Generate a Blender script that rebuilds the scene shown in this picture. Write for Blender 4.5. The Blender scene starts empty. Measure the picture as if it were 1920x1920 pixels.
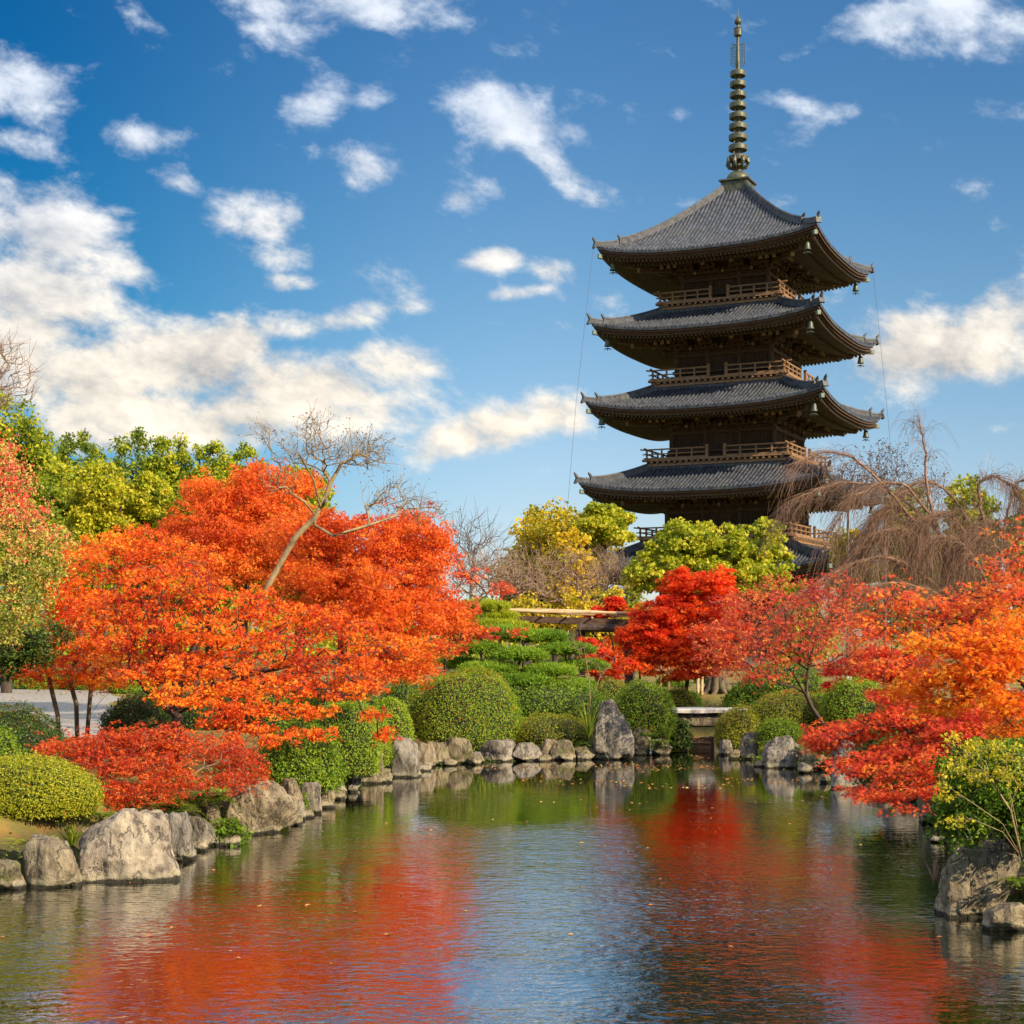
import bpy, math, random
import numpy as np
from mathutils import Vector, noise as mnoise

# ------------------------------------------------------------------ camera, sky, sun, exposure
scene = bpy.context.scene
COL = scene.collection
F, HZ, EYE = 2950.0, 1195.0, 3.0            # focal length and eye level measured on the 1920 px photograph
cam_d = bpy.data.cameras.new('camera')
cam = bpy.data.objects.new('camera', cam_d)
COL.objects.link(cam)
cam.location = (0, 0, EYE)
cam.rotation_euler = (math.pi / 2, 0, 0)
cam_d.sensor_width = 36
cam_d.lens = 36 * F / 1920
cam_d.shift_y = (HZ - 960) / 1920
cam_d.clip_start = 0.1
cam_d.clip_end = 8000
scene.camera = cam

SUN_AZ, SUN_EL = math.radians(-40), math.radians(28)   # azimuth counted from +x towards +y
sun_d = bpy.data.lights.new('sun', 'SUN')
sun_d.energy = 5.0
sun_d.angle = math.radians(0.5)
sun_d.color = (1.0, 0.81, 0.55)
sun = bpy.data.objects.new('sun', sun_d)
COL.objects.link(sun)
sdir = Vector((math.cos(SUN_EL) * math.cos(SUN_AZ), math.cos(SUN_EL) * math.sin(SUN_AZ), math.sin(SUN_EL)))
sun.rotation_euler = sdir.to_track_quat('Z', 'Y').to_euler()

vs = scene.view_settings
vs.view_transform = 'Standard'
vs.look = 'None'
vs.exposure = 0.7
vs.gamma = 1.0
cy = scene.cycles
cy.max_bounces = 8
cy.diffuse_bounces = 3
cy.glossy_bounces = 3
cy.transmission_bounces = 3
cy.transparent_max_bounces = 4
cy.caustics_reflective = False
cy.caustics_refractive = False
cy.sample_clamp_indirect = 6.0
cy.use_denoising = True


class NG:
    """small helper round a node tree"""
    def __init__(s, nt):
        s.nt = nt
    def n(s, t, **kw):
        nd = s.nt.nodes.new(t)
        for k, v in kw.items():
            if k.startswith('i_'):
                key = k[2:]
                key = int(key) if key.isdigit() else key
                nd.inputs[key].default_value = v
            else:
                setattr(nd, k, v)
        return nd
    def l(s, a, b):
        s.nt.links.new(a, b)
    def val(s, sock, v):
        if hasattr(v, 'links'):
            s.l(v, sock)
        else:
            sock.default_value = v
    def m(s, op, a, b=None, c=None, clamp=False):
        nd = s.n('ShaderNodeMath', operation=op, use_clamp=clamp)
        s.val(nd.inputs[0], a)
        if b is not None:
            s.val(nd.inputs[1], b)
        if c is not None:
            s.val(nd.inputs[2], c)
        return nd.outputs[0]
    def vm(s, op, a, b=None):
        nd = s.n('ShaderNodeVectorMath', operation=op)
        s.val(nd.inputs[0], a)
        if b is not None:
            s.val(nd.inputs[1], b)
        return nd
    def mix(s, f, a, b, blend='MIX'):
        nd = s.n('ShaderNodeMix', data_type='RGBA', blend_type=blend)
        s.val(nd.inputs[0], f)
        s.val(nd.inputs[6], a)
        s.val(nd.inputs[7], b)
        return nd.outputs[2]
    def ramp(s, f, stops, interp='LINEAR'):
        nd = s.n('ShaderNodeValToRGB')
        nd.color_ramp.interpolation = interp
        els = nd.color_ramp.elements
        while len(els) < len(stops):
            els.new(0.5)
        for e, (p, c) in zip(els, stops):
            e.position = p
            e.color = (*c, 1) if len(c) == 3 else c
        s.val(nd.inputs[0], f)
        return nd.outputs[0]
    def noise(s, vec, scale, detail=4, rough=0.55, dist=0.0, dim='3D'):
        nd = s.n('ShaderNodeTexNoise', noise_dimensions=dim)
        if vec is not None:
            s.val(nd.inputs['Vector'], vec)
        nd.inputs['Scale'].default_value = scale
        nd.inputs['Detail'].default_value = detail
        nd.inputs['Roughness'].default_value = rough
        nd.inputs['Distortion'].default_value = dist
        return nd
    def maprange(s, v, a, b, c=0.0, d=1.0, smooth=True):
        nd = s.n('ShaderNodeMapRange', interpolation_type='SMOOTHSTEP' if smooth else 'LINEAR')
        s.val(nd.inputs[0], v)
        for i, x in enumerate((a, b, c, d)):
            nd.inputs[i + 1].default_value = x
        return nd.outputs[0]


# ---- world: physical sky with a field of clouds laid out by direction
world = bpy.data.worlds.new('World')
scene.world = world
world.use_nodes = True
wt = world.node_tree
wt.nodes.clear()
g = NG(wt)
sky = g.n('ShaderNodeTexSky', sky_type='NISHITA')
sky.sun_disc = False
sky.sun_elevation = SUN_EL
sky.sun_rotation = math.pi / 2 - SUN_AZ
sky.altitude = 50
sky.air_density = 1.0
sky.dust_density = 0.3
sky.ozone_density = 2.0
tc = g.n('ShaderNodeTexCoord')
sep = g.n('ShaderNodeSeparateXYZ')
g.l(tc.outputs['Generated'], sep.inputs[0])
ay = g.m('MAXIMUM', g.m('ABSOLUTE', sep.outputs[1]), 0.12)
u = g.m('DIVIDE', sep.outputs[0], ay)
v = g.m('DIVIDE', sep.outputs[2], ay)
SC = F / 1000.0
cu = g.m('MULTIPLY_ADD', u, SC, 0.960)
cv = g.m('MULTIPLY_ADD', v, -SC, HZ / 1000.0)
# clear winter air: paler and cooler towards the horizon, deeper blue higher up
hs = g.n('ShaderNodeHueSaturation')
g.l(g.maprange(cv, 1.15, -.05, .78, 1.22), hs.inputs['Saturation'])
g.l(sky.outputs[0], hs.inputs['Color'])
hz = g.mix(g.maprange(cv, 1.25, .45), (.575, .595, .695, 1), (.42, .575, .64, 1))
hz = g.mix(g.maprange(cu, 1.1, -.1), hz, g.mix(1.0, hz, (.05, .50, .66, 1), 'MULTIPLY'))
hs_out = g.mix(1.0, hs.outputs[0], hz, 'MULTIPLY')
cb = g.n('ShaderNodeCombineXYZ')
g.l(cu, cb.inputs[0])
g.l(cv, cb.inputs[1])
pos = cb.outputs[0]
# bank, puffs and streaks of cloud: x, y, rx, ry, tilt, weight (thousandths of the focal length)
CLOUDS = [
    (60, 560, 260, 130, 8, 1.0), (150, 720, 280, 130, 0, 1.05), (330, 690, 250, 120, 8, 1.0), (600, 735, 260, 95, 4, 1.05), (270, 780, 440, 95, 0, 1.05),
    (740, 690, 150, 80, -10, .85), (70, 430, 240, 110, 15, .95), (230, 500, 150, 60, 15, .75), (20, 640, 200, 120, 0, 1.0), (440, 650, 90, 70, 20, .85),
    (50, 175, 170, 90, 25, .85), (40, 265, 110, 50, 10, .7), (240, 255, 95, 50, 15, .62), (480, 410, 170, 70, 18, .75), (340, 350, 90, 40, 25, .6),
    (600, 195, 95, 62, -10, .68), (690, 185, 70, 36, -15, .62), (690, 312, 110, 44, 14, .85), (525, 470, 110, 42, 10, .6),
    (940, 215, 175, 72, 26, 1.0), (1030, 300, 150, 50, 35, .72), (840, 165, 80, 28, 15, .6), (1060, 250, 90, 36, 25, .7),
    (640, 10, 300, 62, 5, .85), (560, 55, 130, 40, 0, .6),
    (1830, 40, 200, 90, 15, .95), (1660, 40, 200, 48, -14, .8), (1540, 75, 110, 26, -25, .55), (1460, 185, 110, 30, 15, .62), (1880, 110, 90, 40, 0, .7),
    (1770, 665, 260, 90, -8, 1.1), (1890, 610, 150, 90, -20, 1.0), (1640, 700, 150, 60, 0, .7), (1700, 620, 90, 50, 0, .7),
    (930, 800, 180, 60, -18, .98), (1030, 770, 100, 62, 0, .95), (850, 845, 90, 28, -8, .6),
    (935, 488, 80, 32, -5, .8), (1030, 503, 66, 32, 10, .75), (955, 552, 100, 20, -8, .65), (880, 365, 90, 40, -5, .55),
    (610, 600, 260, 40, -10, .62), (780, 575, 110, 50, 25, .58), (560, 530, 90, 24, 0, .5), (1885, 800, 80, 24, -12, .45), (1290, 385, 110, 24, -12, .4),
    (1270, 210, 60, 30, 0, .5), (1330, 205, 90, 30, 0, .4), (1560, 215, 70, 26, -10, .4), (420, 120, 90, 40, -30, .4),
]
acc = None
for (x, y, rx, ry, tilt, w) in CLOUDS:
    mp = g.n('ShaderNodeMapping', vector_type='TEXTURE')
    mp.inputs['Location'].default_value = (x / 1000, y / 1000, 0)
    mp.inputs['Rotation'].default_value = (0, 0, math.radians(tilt))
    mp.inputs['Scale'].default_value = (rx * 1.45 / 1000, ry * 1.45 / 1000, 1)
    g.l(pos, mp.inputs[0])
    ln = g.vm('LENGTH', mp.outputs[0])
    b = g.maprange(ln.outputs['Value'], 1.0, 0.0, 0.0, w)
    acc = b if acc is None else g.m('SMOOTH_MAX', acc, b, 0.12)
# unseen cloud added above the frame to whiten the water reflection and lift fill light
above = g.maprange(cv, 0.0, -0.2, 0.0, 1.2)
fill_noise = g.noise(pos, 1.3, 3, 0.5)
fill_cloud = g.m('MULTIPLY', above, g.maprange(fill_noise.outputs[0], 0.24, 0.46))
acc = g.m('MAXIMUM', acc, fill_cloud)
wn = g.noise(pos, 3.0, 3, 0.5)
wv = g.vm('MULTIPLY', g.vm('SUBTRACT', wn.outputs['Color'], (0.5, 0.5, 0.5)).outputs[0], (0.10, 0.07, 0))
pos2 = g.vm('ADD', pos, wv.outputs[0]).outputs[0]
strot = g.n('ShaderNodeMapping')
strot.inputs['Rotation'].default_value = (0, 0, math.radians(-14))
g.l(pos2, strot.inputs[0])
st = g.vm('MULTIPLY', strot.outputs[0], (.95, 1.45, 1.0)).outputs[0]
n1 = g.noise(st, 6.0, 10, 0.62).outputs[0]
n1b = g.noise(g.vm('ADD', st, (0.034, -0.06, 0)).outputs[0], 6.0, 10, 0.62).outputs[0]
dens = g.m('ADD', acc, g.m('MULTIPLY', g.m('SUBTRACT', n1, 0.5), 2.2))
cover = g.maprange(dens, 0.24, 0.94)
lit = g.m('MULTIPLY', g.m('SUBTRACT', n1, n1b), 2.3)
big = g.noise(st, 4.2, 4, 0.55).outputs[0]
shade = g.m('ADD', g.m('ADD', lit, g.m('MULTIPLY', g.m('SUBTRACT', big, 0.5), 1.3)), 0.62, clamp=True)
low = g.maprange(cv, 0.15, 0.75)
litcol = g.mix(low, (0.62, 0.66, 0.72, 1), (0.82, 0.73, 0.60, 1))
shcol = g.mix(low, (0.30, 0.37, 0.48, 1), (0.36, 0.34, 0.32, 1))
ccol = g.mix(shade, shcol, litcol)
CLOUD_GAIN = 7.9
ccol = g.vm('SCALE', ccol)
# added gain on the unseen cloud overhead brightens the pond and the fill light
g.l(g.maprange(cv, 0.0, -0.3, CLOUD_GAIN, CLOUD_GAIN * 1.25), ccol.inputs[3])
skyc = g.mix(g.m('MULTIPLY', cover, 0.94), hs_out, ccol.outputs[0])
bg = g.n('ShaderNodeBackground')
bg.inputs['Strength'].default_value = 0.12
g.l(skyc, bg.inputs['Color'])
wo = g.n('ShaderNodeOutputWorld')
g.l(bg.outputs[0], wo.inputs['Surface'])
world.cycles.sampling_method = 'MANUAL'
world.cycles.sample_map_resolution = 1024

# ------------------------------------------------------------------ helpers
R = np.random.default_rng(11)
random.seed(5)


def P(px, py, D):
    """the point at distance D that the photograph shows at (px, py)"""
    return np.array([(px - 960) / F * D, D, EYE - (py - HZ) / F * D])


def empty(name, loc, rz=0.0):
    o = bpy.data.objects.new(name, None)
    o.empty_display_size = 0.3
    o.location = [float(c) for c in loc]
    o.rotation_euler = (0, 0, rz)
    COL.objects.link(o)
    return o


def tag(o, label=None, cat=None, group=None, kind=None):
    if label:
        o['label'] = label
    if cat:
        o['category'] = cat
    if group:
        o['group'] = group
    if kind:
        o['kind'] = kind
    return o


def mk(name, V, FS, mats, parent=None, attrs=None, matidx=None, smooth=False, loc=None):
    """ONE mesh object from a vertex array and a list of (n,k) face arrays"""
    V = np.asarray(V, dtype=np.float64)
    if loc is not None:
        V = V - np.asarray(loc)
    FS = [np.asarray(f, dtype=np.int32) for f in FS if len(f)]
    me = bpy.data.meshes.new(name)
    me.vertices.add(len(V))
    me.vertices.foreach_set('co', V.astype(np.float32).ravel())
    nl = sum(f.size for f in FS)
    npoly = sum(len(f) for f in FS)
    me.loops.add(nl)
    me.loops.foreach_set('vertex_index', np.concatenate([f.ravel() for f in FS]))
    me.polygons.add(npoly)
    tot = np.concatenate([np.full(len(f), f.shape[1], dtype=np.int32) for f in FS])
    st_ = np.concatenate([[0], np.cumsum(tot)[:-1]]).astype(np.int32)
    me.polygons.foreach_set('loop_start', st_)
    me.polygons.foreach_set('loop_total', tot)
    if matidx is not None:
        me.polygons.foreach_set('material_index', np.asarray(matidx, dtype=np.int32))
    if smooth is not False:
        me.polygons.foreach_set('use_smooth', np.full(npoly, True) if smooth is True else np.asarray(smooth))
    else:
        me.polygons.foreach_set('use_smooth', np.full(npoly, False))
    me.update(calc_edges=True)
    me.validate()
    if attrs:
        for k, a in attrs.items():
            at = me.attributes.new(k, 'FLOAT', 'POINT')
            at.data.foreach_set('value', np.asarray(a, dtype=np.float32))
    for m_ in (mats if isinstance(mats, (list, tuple)) else [mats]):
        me.materials.append(m_)
    o = bpy.data.objects.new(name, me)
    COL.objects.link(o)
    if parent is not None:
        o.parent = parent
    if loc is not None and parent is None:
        o.location = [float(c) for c in loc]
    return o


class MB:
    """collects boxes, beams, tubes and grids into one mesh"""
    def __init__(s):
        s.V, s.F, s.n = [], {}, 0
    def add(s, V, faces):
        V = np.asarray(V, float)
        for f in faces:
            f = np.asarray(f)
            if f.ndim == 1:
                f = f[None]
            s.F.setdefault(f.shape[1], []).append(f + s.n)
        s.V.append(V)
        s.n += len(V)
    BOXF = np.array([[0, 3, 2, 1], [4, 5, 6, 7], [0, 1, 5, 4], [1, 2, 6, 5], [2, 3, 7, 6], [3, 0, 4, 7]])
    def box(s, x0, x1, y0, y1, z0, z1):
        s.add([[x0, y0, z0], [x1, y0, z0], [x1, y1, z0], [x0, y1, z0], [x0, y0, z1], [x1, y0, z1], [x1, y1, z1], [x0, y1, z1]], [s.BOXF])
    def beam(s, a, b, w, h, up=(0, 0, 1), w2=None, h2=None):
        a, b = np.asarray(a, float), np.asarray(b, float)
        d = b - a
        d = d / np.linalg.norm(d)
        x = np.cross(d, up)
        x /= np.linalg.norm(x)
        z = np.cross(x, d)
        w2 = w if w2 is None else w2
        h2 = h if h2 is None else h2
        q = []
        for p, ww, hh in ((a, w, h), (b, w2, h2)):
            q += [p - x * ww / 2 - z * hh / 2, p + x * ww / 2 - z * hh / 2, p + x * ww / 2 + z * hh / 2, p - x * ww / 2 + z * hh / 2]
        s.add(q, [np.array([[0, 1, 2, 3], [7, 6, 5, 4], [1, 0, 4, 5], [2, 1, 5, 6], [3, 2, 6, 7], [0, 3, 7, 4]])])
    def tube(s, pts, rad, n=6, cap=True):
        V, Fq, caps = tube_np(np.asarray(pts, float), np.broadcast_to(np.asarray(rad, float), (len(pts),)), n)
        s.add(V, [Fq])
        if cap:
            s.add(V[:n], [np.arange(n)[::-1]])
            s.add(V[-n:], [np.arange(n)])
    def grid(s, G):
        a, b = G.shape[:2]
        i = np.arange(a * b).reshape(a, b)
        s.add(G.reshape(-1, 3), [np.stack([i[:-1, :-1], i[1:, :-1], i[1:, 1:], i[:-1, 1:]], -1).reshape(-1, 4)])
    def lathe(s, prof, n=20, c=(0, 0, 0), cap=True):
        t = np.linspace(0, 2 * math.pi, n, endpoint=False)
        V = np.array([[c[0] + r * math.cos(a), c[1] + r * math.sin(a), c[2] + z] for r, z in prof for a in t])
        k = len(prof)
        i = np.arange(k * n).reshape(k, n)
        j = np.roll(i, -1, axis=1)
        s.add(V, [np.stack([i[:-1], j[:-1], j[1:], i[1:]], -1).reshape(-1, 4)])
        if cap:
            s.add(V[-n:], [np.arange(n)])
            s.add(V[:n], [np.arange(n)[::-1]])
    def build(s, name, mats, parent=None, smooth=False, loc=None, attrs=None):
        return mk(name, np.concatenate(s.V), [np.concatenate(f) for f in s.F.values()], mats, parent, smooth=smooth, loc=loc, attrs=attrs)


def tube_np(pts, rad, n):
    k = len(pts)
    d = np.gradient(pts, axis=0)
    d /= np.linalg.norm(d, axis=1)[:, None] + 1e-12
    ref = np.array([0.31, 0.17, 0.93]) if abs(d[0, 2]) < 0.8 else np.array([0.9, 0.3, 0.1])
    x = np.cross(d, ref)
    x /= np.linalg.norm(x, axis=1)[:, None] + 1e-12
    y = np.cross(d, x)
    t = np.arange(n) * 2 * math.pi / n
    V = pts[:, None, :] + rad[:, None, None] * (np.cos(t)[None, :, None] * x[:, None, :] + np.sin(t)[None, :, None] * y[:, None, :])
    i = np.arange(k * n).reshape(k, n)
    j = np.roll(i, -1, axis=1)
    return V.reshape(-1, 3), np.stack([i[:-1], j[:-1], j[1:], i[1:]], -1).reshape(-1, 4), None


# ------------------------------------------------------------------ materials
def newmat(name):
    m = bpy.data.materials.new(name)
    m.use_nodes = True
    m.node_tree.nodes.clear()
    g_ = NG(m.node_tree)
    out = g_.n('ShaderNodeOutputMaterial')
    return m, g_, out


def principled(g_, out, base, rough=0.6, metallic=0.0, spec=0.5, bump=None, bstr=0.4, bdist=0.02):
    p = g_.n('ShaderNodeBsdfPrincipled')
    g_.val(p.inputs['Base Color'], base if hasattr(base, 'links') else (*base, 1))
    g_.val(p.inputs['Roughness'], rough)
    p.inputs['Metallic'].default_value = metallic
    p.inputs['Specular IOR Level'].default_value = spec
    if bump is not None:
        b = g_.n('ShaderNodeBump')
        b.inputs['Strength'].default_value = bstr
        b.inputs['Distance'].default_value = bdist
        g_.l(bump, b.inputs['Height'])
        g_.l(b.outputs[0], p.inputs['Normal'])
    g_.l(p.outputs[0], out.inputs[0])
    return p


def simple_mat(name, c1, c2, scale=3.0, rough=0.7, metallic=0.0, bstr=0.4, bdist=0.02, stretch=(1, 1, 1), detail=6, coord='Object', spec=0.4, spots=None):
    m, g_, out = newmat(name)
    t = g_.n('ShaderNodeTexCoord')
    mp = g_.n('ShaderNodeMapping')
    mp.inputs['Scale'].default_value = stretch
    g_.l(t.outputs[coord], mp.inputs[0])
    nz = g_.noise(mp.outputs[0], scale, detail, 0.62)
    f = g_.maprange(nz.outputs[0], 0.3, 0.7)
    col = g_.mix(f, (*c1, 1), (*c2, 1))
    if spots:
        c3, sc, lo, hi = spots
        n2 = g_.noise(t.outputs[coord], sc, 5, 0.6)
        col = g_.mix(g_.maprange(n2.outputs[0], lo, hi), col, (*c3, 1))
    principled(g_, out, col, rough, metallic, spec, nz.outputs[0], bstr, bdist)
    return m


def leaf_mat(name, stops, trans=0.4, rough=0.5, spec=0.25, tgain=1.5):
    """leaf colour ramps over the per-leaf value 'tint'; part of the light goes through the blade"""
    m, g_, out = newmat(name)
    a = g_.n('ShaderNodeAttribute', attribute_name='tint')
    col = g_.ramp(a.outputs['Fac'], stops)
    p = g_.n('ShaderNodeBsdfPrincipled')
    g_.l(col, p.inputs['Base Color'])
    p.inputs['Roughness'].default_value = rough
    p.inputs['Specular IOR Level'].default_value = spec
    tr = g_.n('ShaderNodeBsdfTranslucent')
    sc = g_.vm('SCALE', col)
    sc.inputs[3].default_value = tgain
    g_.l(sc.outputs[0], tr.inputs['Color'])
    mx = g_.n('ShaderNodeMixShader')
    mx.inputs[0].default_value = trans
    g_.l(p.outputs[0], mx.inputs[1])
    g_.l(tr.outputs[0], mx.inputs[2])
    g_.l(mx.outputs[0], out.inputs[0])
    return m


M = {}
# ---- leaves
M['orange'] = leaf_mat('maple_orange', [(0, (.40, .030, .012)), (.3, (.72, .085, .012)), (.6, (.86, .20, .014)), (1, (.90, .40, .03))], .32)
M['red'] = leaf_mat('maple_red', [(0, (.36, .012, .010)), (.4, (.60, .028, .012)), (.75, (.72, .07, .012)), (1, (.78, .16, .02))], .45)
M['crimson'] = leaf_mat('maple_crimson', [(0, (.30, .028, .028)), (.4, (.52, .065, .050)), (.75, (.66, .14, .055)), (1, (.74, .27, .05))], .4)
M['rose'] = leaf_mat('maple_rose', [(0, (.50, .045, .035)), (.4, (.70, .105, .045)), (.75, (.76, .19, .040)), (1, (.84, .36, .04))], .4)
M['amber'] = leaf_mat('maple_amber', [(0, (.55, .07, .012)), (.35, (.74, .17, .012)), (.7, (.82, .31, .018)), (1, (.85, .44, .03))], .45)
M['rust'] = leaf_mat('maple_rust', [(0, (.34, .035, .012)), (.4, (.56, .080, .014)), (.75, (.72, .145, .018)), (1, (.80, .26, .03))], .4)
M['azalea'] = leaf_mat('azalea_leaf', [(0, (.055, .105, .010)), (.45, (.17, .285, .018)), (.8, (.34, .43, .026)), (.93, (.24, .25, .03)), (1, (.40, .14, .03))], .3)
M['azalea_gold'] = leaf_mat('azalea_gold_leaf', [(0, (.14, .17, .012)), (.45, (.31, .33, .018)), (.85, (.48, .43, .025)), (.95, (.52, .36, .03)), (1, (.42, .14, .03))], .3)
M['box'] = leaf_mat('dark_leaf', [(0, (.020, .042, .010)), (.5, (.052, .105, .018)), (.9, (.13, .18, .022)), (1, (.28, .10, .03))], .25, rough=.4)
M['moss_bush'] = leaf_mat('azalea_bronze_leaf', [(0, (.085, .115, .010)), (.5, (.24, .27, .016)), (.8, (.40, .36, .022)), (.9, (.30, .13, .05)), (1, (.45, .16, .10))], .3)
M['bright'] = leaf_mat('bright_leaf', [(0, (.09, .17, .012)), (.5, (.20, .30, .02)), (1, (.36, .42, .04))], .4)
M['camphor'] = leaf_mat('camphor_leaf', [(0, (.10, .14, .010)), (.45, (.26, .31, .014)), (.8, (.42, .41, .02)), (1, (.52, .46, .035))], .35)
M['grove'] = leaf_mat('grove_leaf', [(0, (.09, .14, .012)), (.45, (.25, .31, .018)), (.8, (.44, .44, .02)), (1, (.56, .49, .03))], .35)
M['gold'] = leaf_mat('gold_leaf', [(0, (.16, .18, .015)), (.4, (.40, .32, .018)), (.8, (.62, .45, .02)), (1, (.70, .52, .04))], .4)
M['mixed'] = leaf_mat('turning_leaf', [(0, (.14, .20, .02)), (.3, (.40, .42, .06)), (.6, (.62, .50, .14)), (.8, (.72, .22, .12)), (1, (.70, .06, .05))], .35)
M['pine'] = leaf_mat('pine_needle', [(0, (.06, .12, .012)), (.5, (.145, .27, .018)), (1, (.29, .40, .03))], .3)
M['pine_gold'] = leaf_mat('pine_needle_gold', [(0, (.14, .19, .012)), (.5, (.32, .38, .02)), (1, (.50, .50, .03))], .3)
M['fern'] = leaf_mat('fern_leaf', [(0, (.05, .10, .012)), (.5, (.13, .21, .02)), (1, (.30, .33, .03))], .4)
M['yellow'] = leaf_mat('yellow_leaf', [(0, (.35, .33, .02)), (.5, (.62, .50, .02)), (1, (.75, .62, .04))], .4)
M['seed'] = leaf_mat('dry_leaf', [(0, (.10, .06, .05)), (.5, (.18, .10, .08)), (1, (.30, .20, .14))], .3)
M['scarlet'] = leaf_mat('maple_scarlet', [(0, (.30, .022, .012)), (.4, (.50, .050, .014)), (.75, (.64, .105, .018)), (1, (.72, .20, .03))], .4)
M['litter'] = leaf_mat('fallen_leaf', [(0, (.22, .07, .02)), (.5, (.50, .16, .04)), (.8, (.60, .30, .08)), (1, (.70, .55, .10))], .2)
# ---- bark, stone, wood
M['bark'] = simple_mat('bark', (.055, .040, .028), (.17, .13, .085), 9, .85, stretch=(1, 1, .35), bstr=.7, spots=((.10, .12, .04), 2.5, .52, .7))
M['bark_dark'] = simple_mat('dark_bark', (.028, .020, .016), (.085, .060, .045), 9, .85, stretch=(1, 1, .4), bstr=.6)
M['bark_gold'] = simple_mat('smooth_bark', (.15, .10, .05), (.34, .245, .125), 5, .6, stretch=(1, 1, .5), bstr=.3, spots=((.12, .08, .04), 4, .5, .7))
M['twig'] = simple_mat('twig', (.16, .10, .07), (.30, .20, .14), 8, .8, bstr=.1)
M['twig_warm'] = simple_mat('warm_twig', (.15, .086, .056), (.28, .165, .11), 8, .8, bstr=.1)
M['twig_grey'] = simple_mat('grey_twig', (.09, .07, .07), (.17, .13, .12), 8, .8, bstr=.1)
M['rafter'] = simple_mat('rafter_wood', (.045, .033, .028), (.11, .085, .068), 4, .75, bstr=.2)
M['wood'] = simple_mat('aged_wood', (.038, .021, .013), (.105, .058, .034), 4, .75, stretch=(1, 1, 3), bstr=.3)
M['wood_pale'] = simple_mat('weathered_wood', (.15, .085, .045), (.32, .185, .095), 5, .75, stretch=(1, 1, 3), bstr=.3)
M['wood_end'] = simple_mat('timber_end', (.15, .105, .07), (.30, .21, .14), 5, .75, bstr=.2)
M['bamboo'] = simple_mat('bamboo', (.42, .28, .14), (.62, .46, .28), 6, .45, stretch=(.3, 1, 1), bstr=.1, spots=((.16, .10, .06), 3, .55, .7))
M['bronze'] = simple_mat('green_bronze', (.045, .050, .036), (.115, .115, .075), 2.5, .5, metallic=.35, bstr=.2, spots=((.10, .12, .09), 4, .5, .7))
M['bell'] = simple_mat('bell_bronze', (.05, .062, .050), (.11, .13, .10), 3, .5, metallic=.3, bstr=.2)
M['copper'] = simple_mat('green_copper', (.08, .13, .10), (.15, .20, .16), 4, .6, bstr=.1)
M['cable'] = simple_mat('steel_cable', (.08, .08, .085), (.14, .14, .145), 4, .5, metallic=.5)
M['paper'] = simple_mat('white_board', (.72, .72, .70), (.80, .80, .78), 4, .6, bstr=.05)
M['ink'] = simple_mat('ink', (.02, .02, .02), (.04, .04, .04), 4, .6, bstr=.05)
M['slab'] = simple_mat('bridge_stone', (.36, .34, .32), (.56, .53, .50), 5, .8, bstr=.4)


def tile_mat():
    m, g_, out = newmat('roof_tile')
    t = g_.n('ShaderNodeTexCoord')
    n1 = g_.noise(t.outputs['Object'], 3.2, 5, .65)
    n2 = g_.noise(t.outputs['Object'], 0.45, 3, .5)
    vor = g_.n('ShaderNodeTexVoronoi')
    vor.inputs['Scale'].default_value = 3.4
    g_.l(t.outputs['Object'], vor.inputs['Vector'])
    sv = g_.n('ShaderNodeSeparateColor')
    g_.l(vor.outputs['Color'], sv.inputs[0])
    base = g_.mix(sv.outputs[0], (.016, .020, .030, 1), (.060, .069, .094, 1))
    base = g_.mix(g_.maprange(n1.outputs[0], .45, .75, 0, .6), base, (.115, .122, .142, 1))
    base = g_.mix(g_.maprange(n1.outputs[0], .70, .80, 0, .9), base, (.38, .34, .27, 1))
    base = g_.mix(g_.maprange(n2.outputs[0], .55, .75, 0, .35), base, (.085, .10, .05, 1))
    # courses of tiles: overlapping rows every 0.3 m up the slope
    s_ = g_.n('ShaderNodeSeparateXYZ')
    g_.l(t.outputs['Object'], s_.inputs[0])
    saw = g_.m('FRACT', g_.m('MULTIPLY', s_.outputs[2], 5.6))
    h = g_.m('ADD', g_.m('MULTIPLY', saw, .6), g_.m('MULTIPLY', n1.outputs[0], .5))
    principled(g_, out, base, .55, 0, .45, h, .5, .05)
    return m


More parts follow.
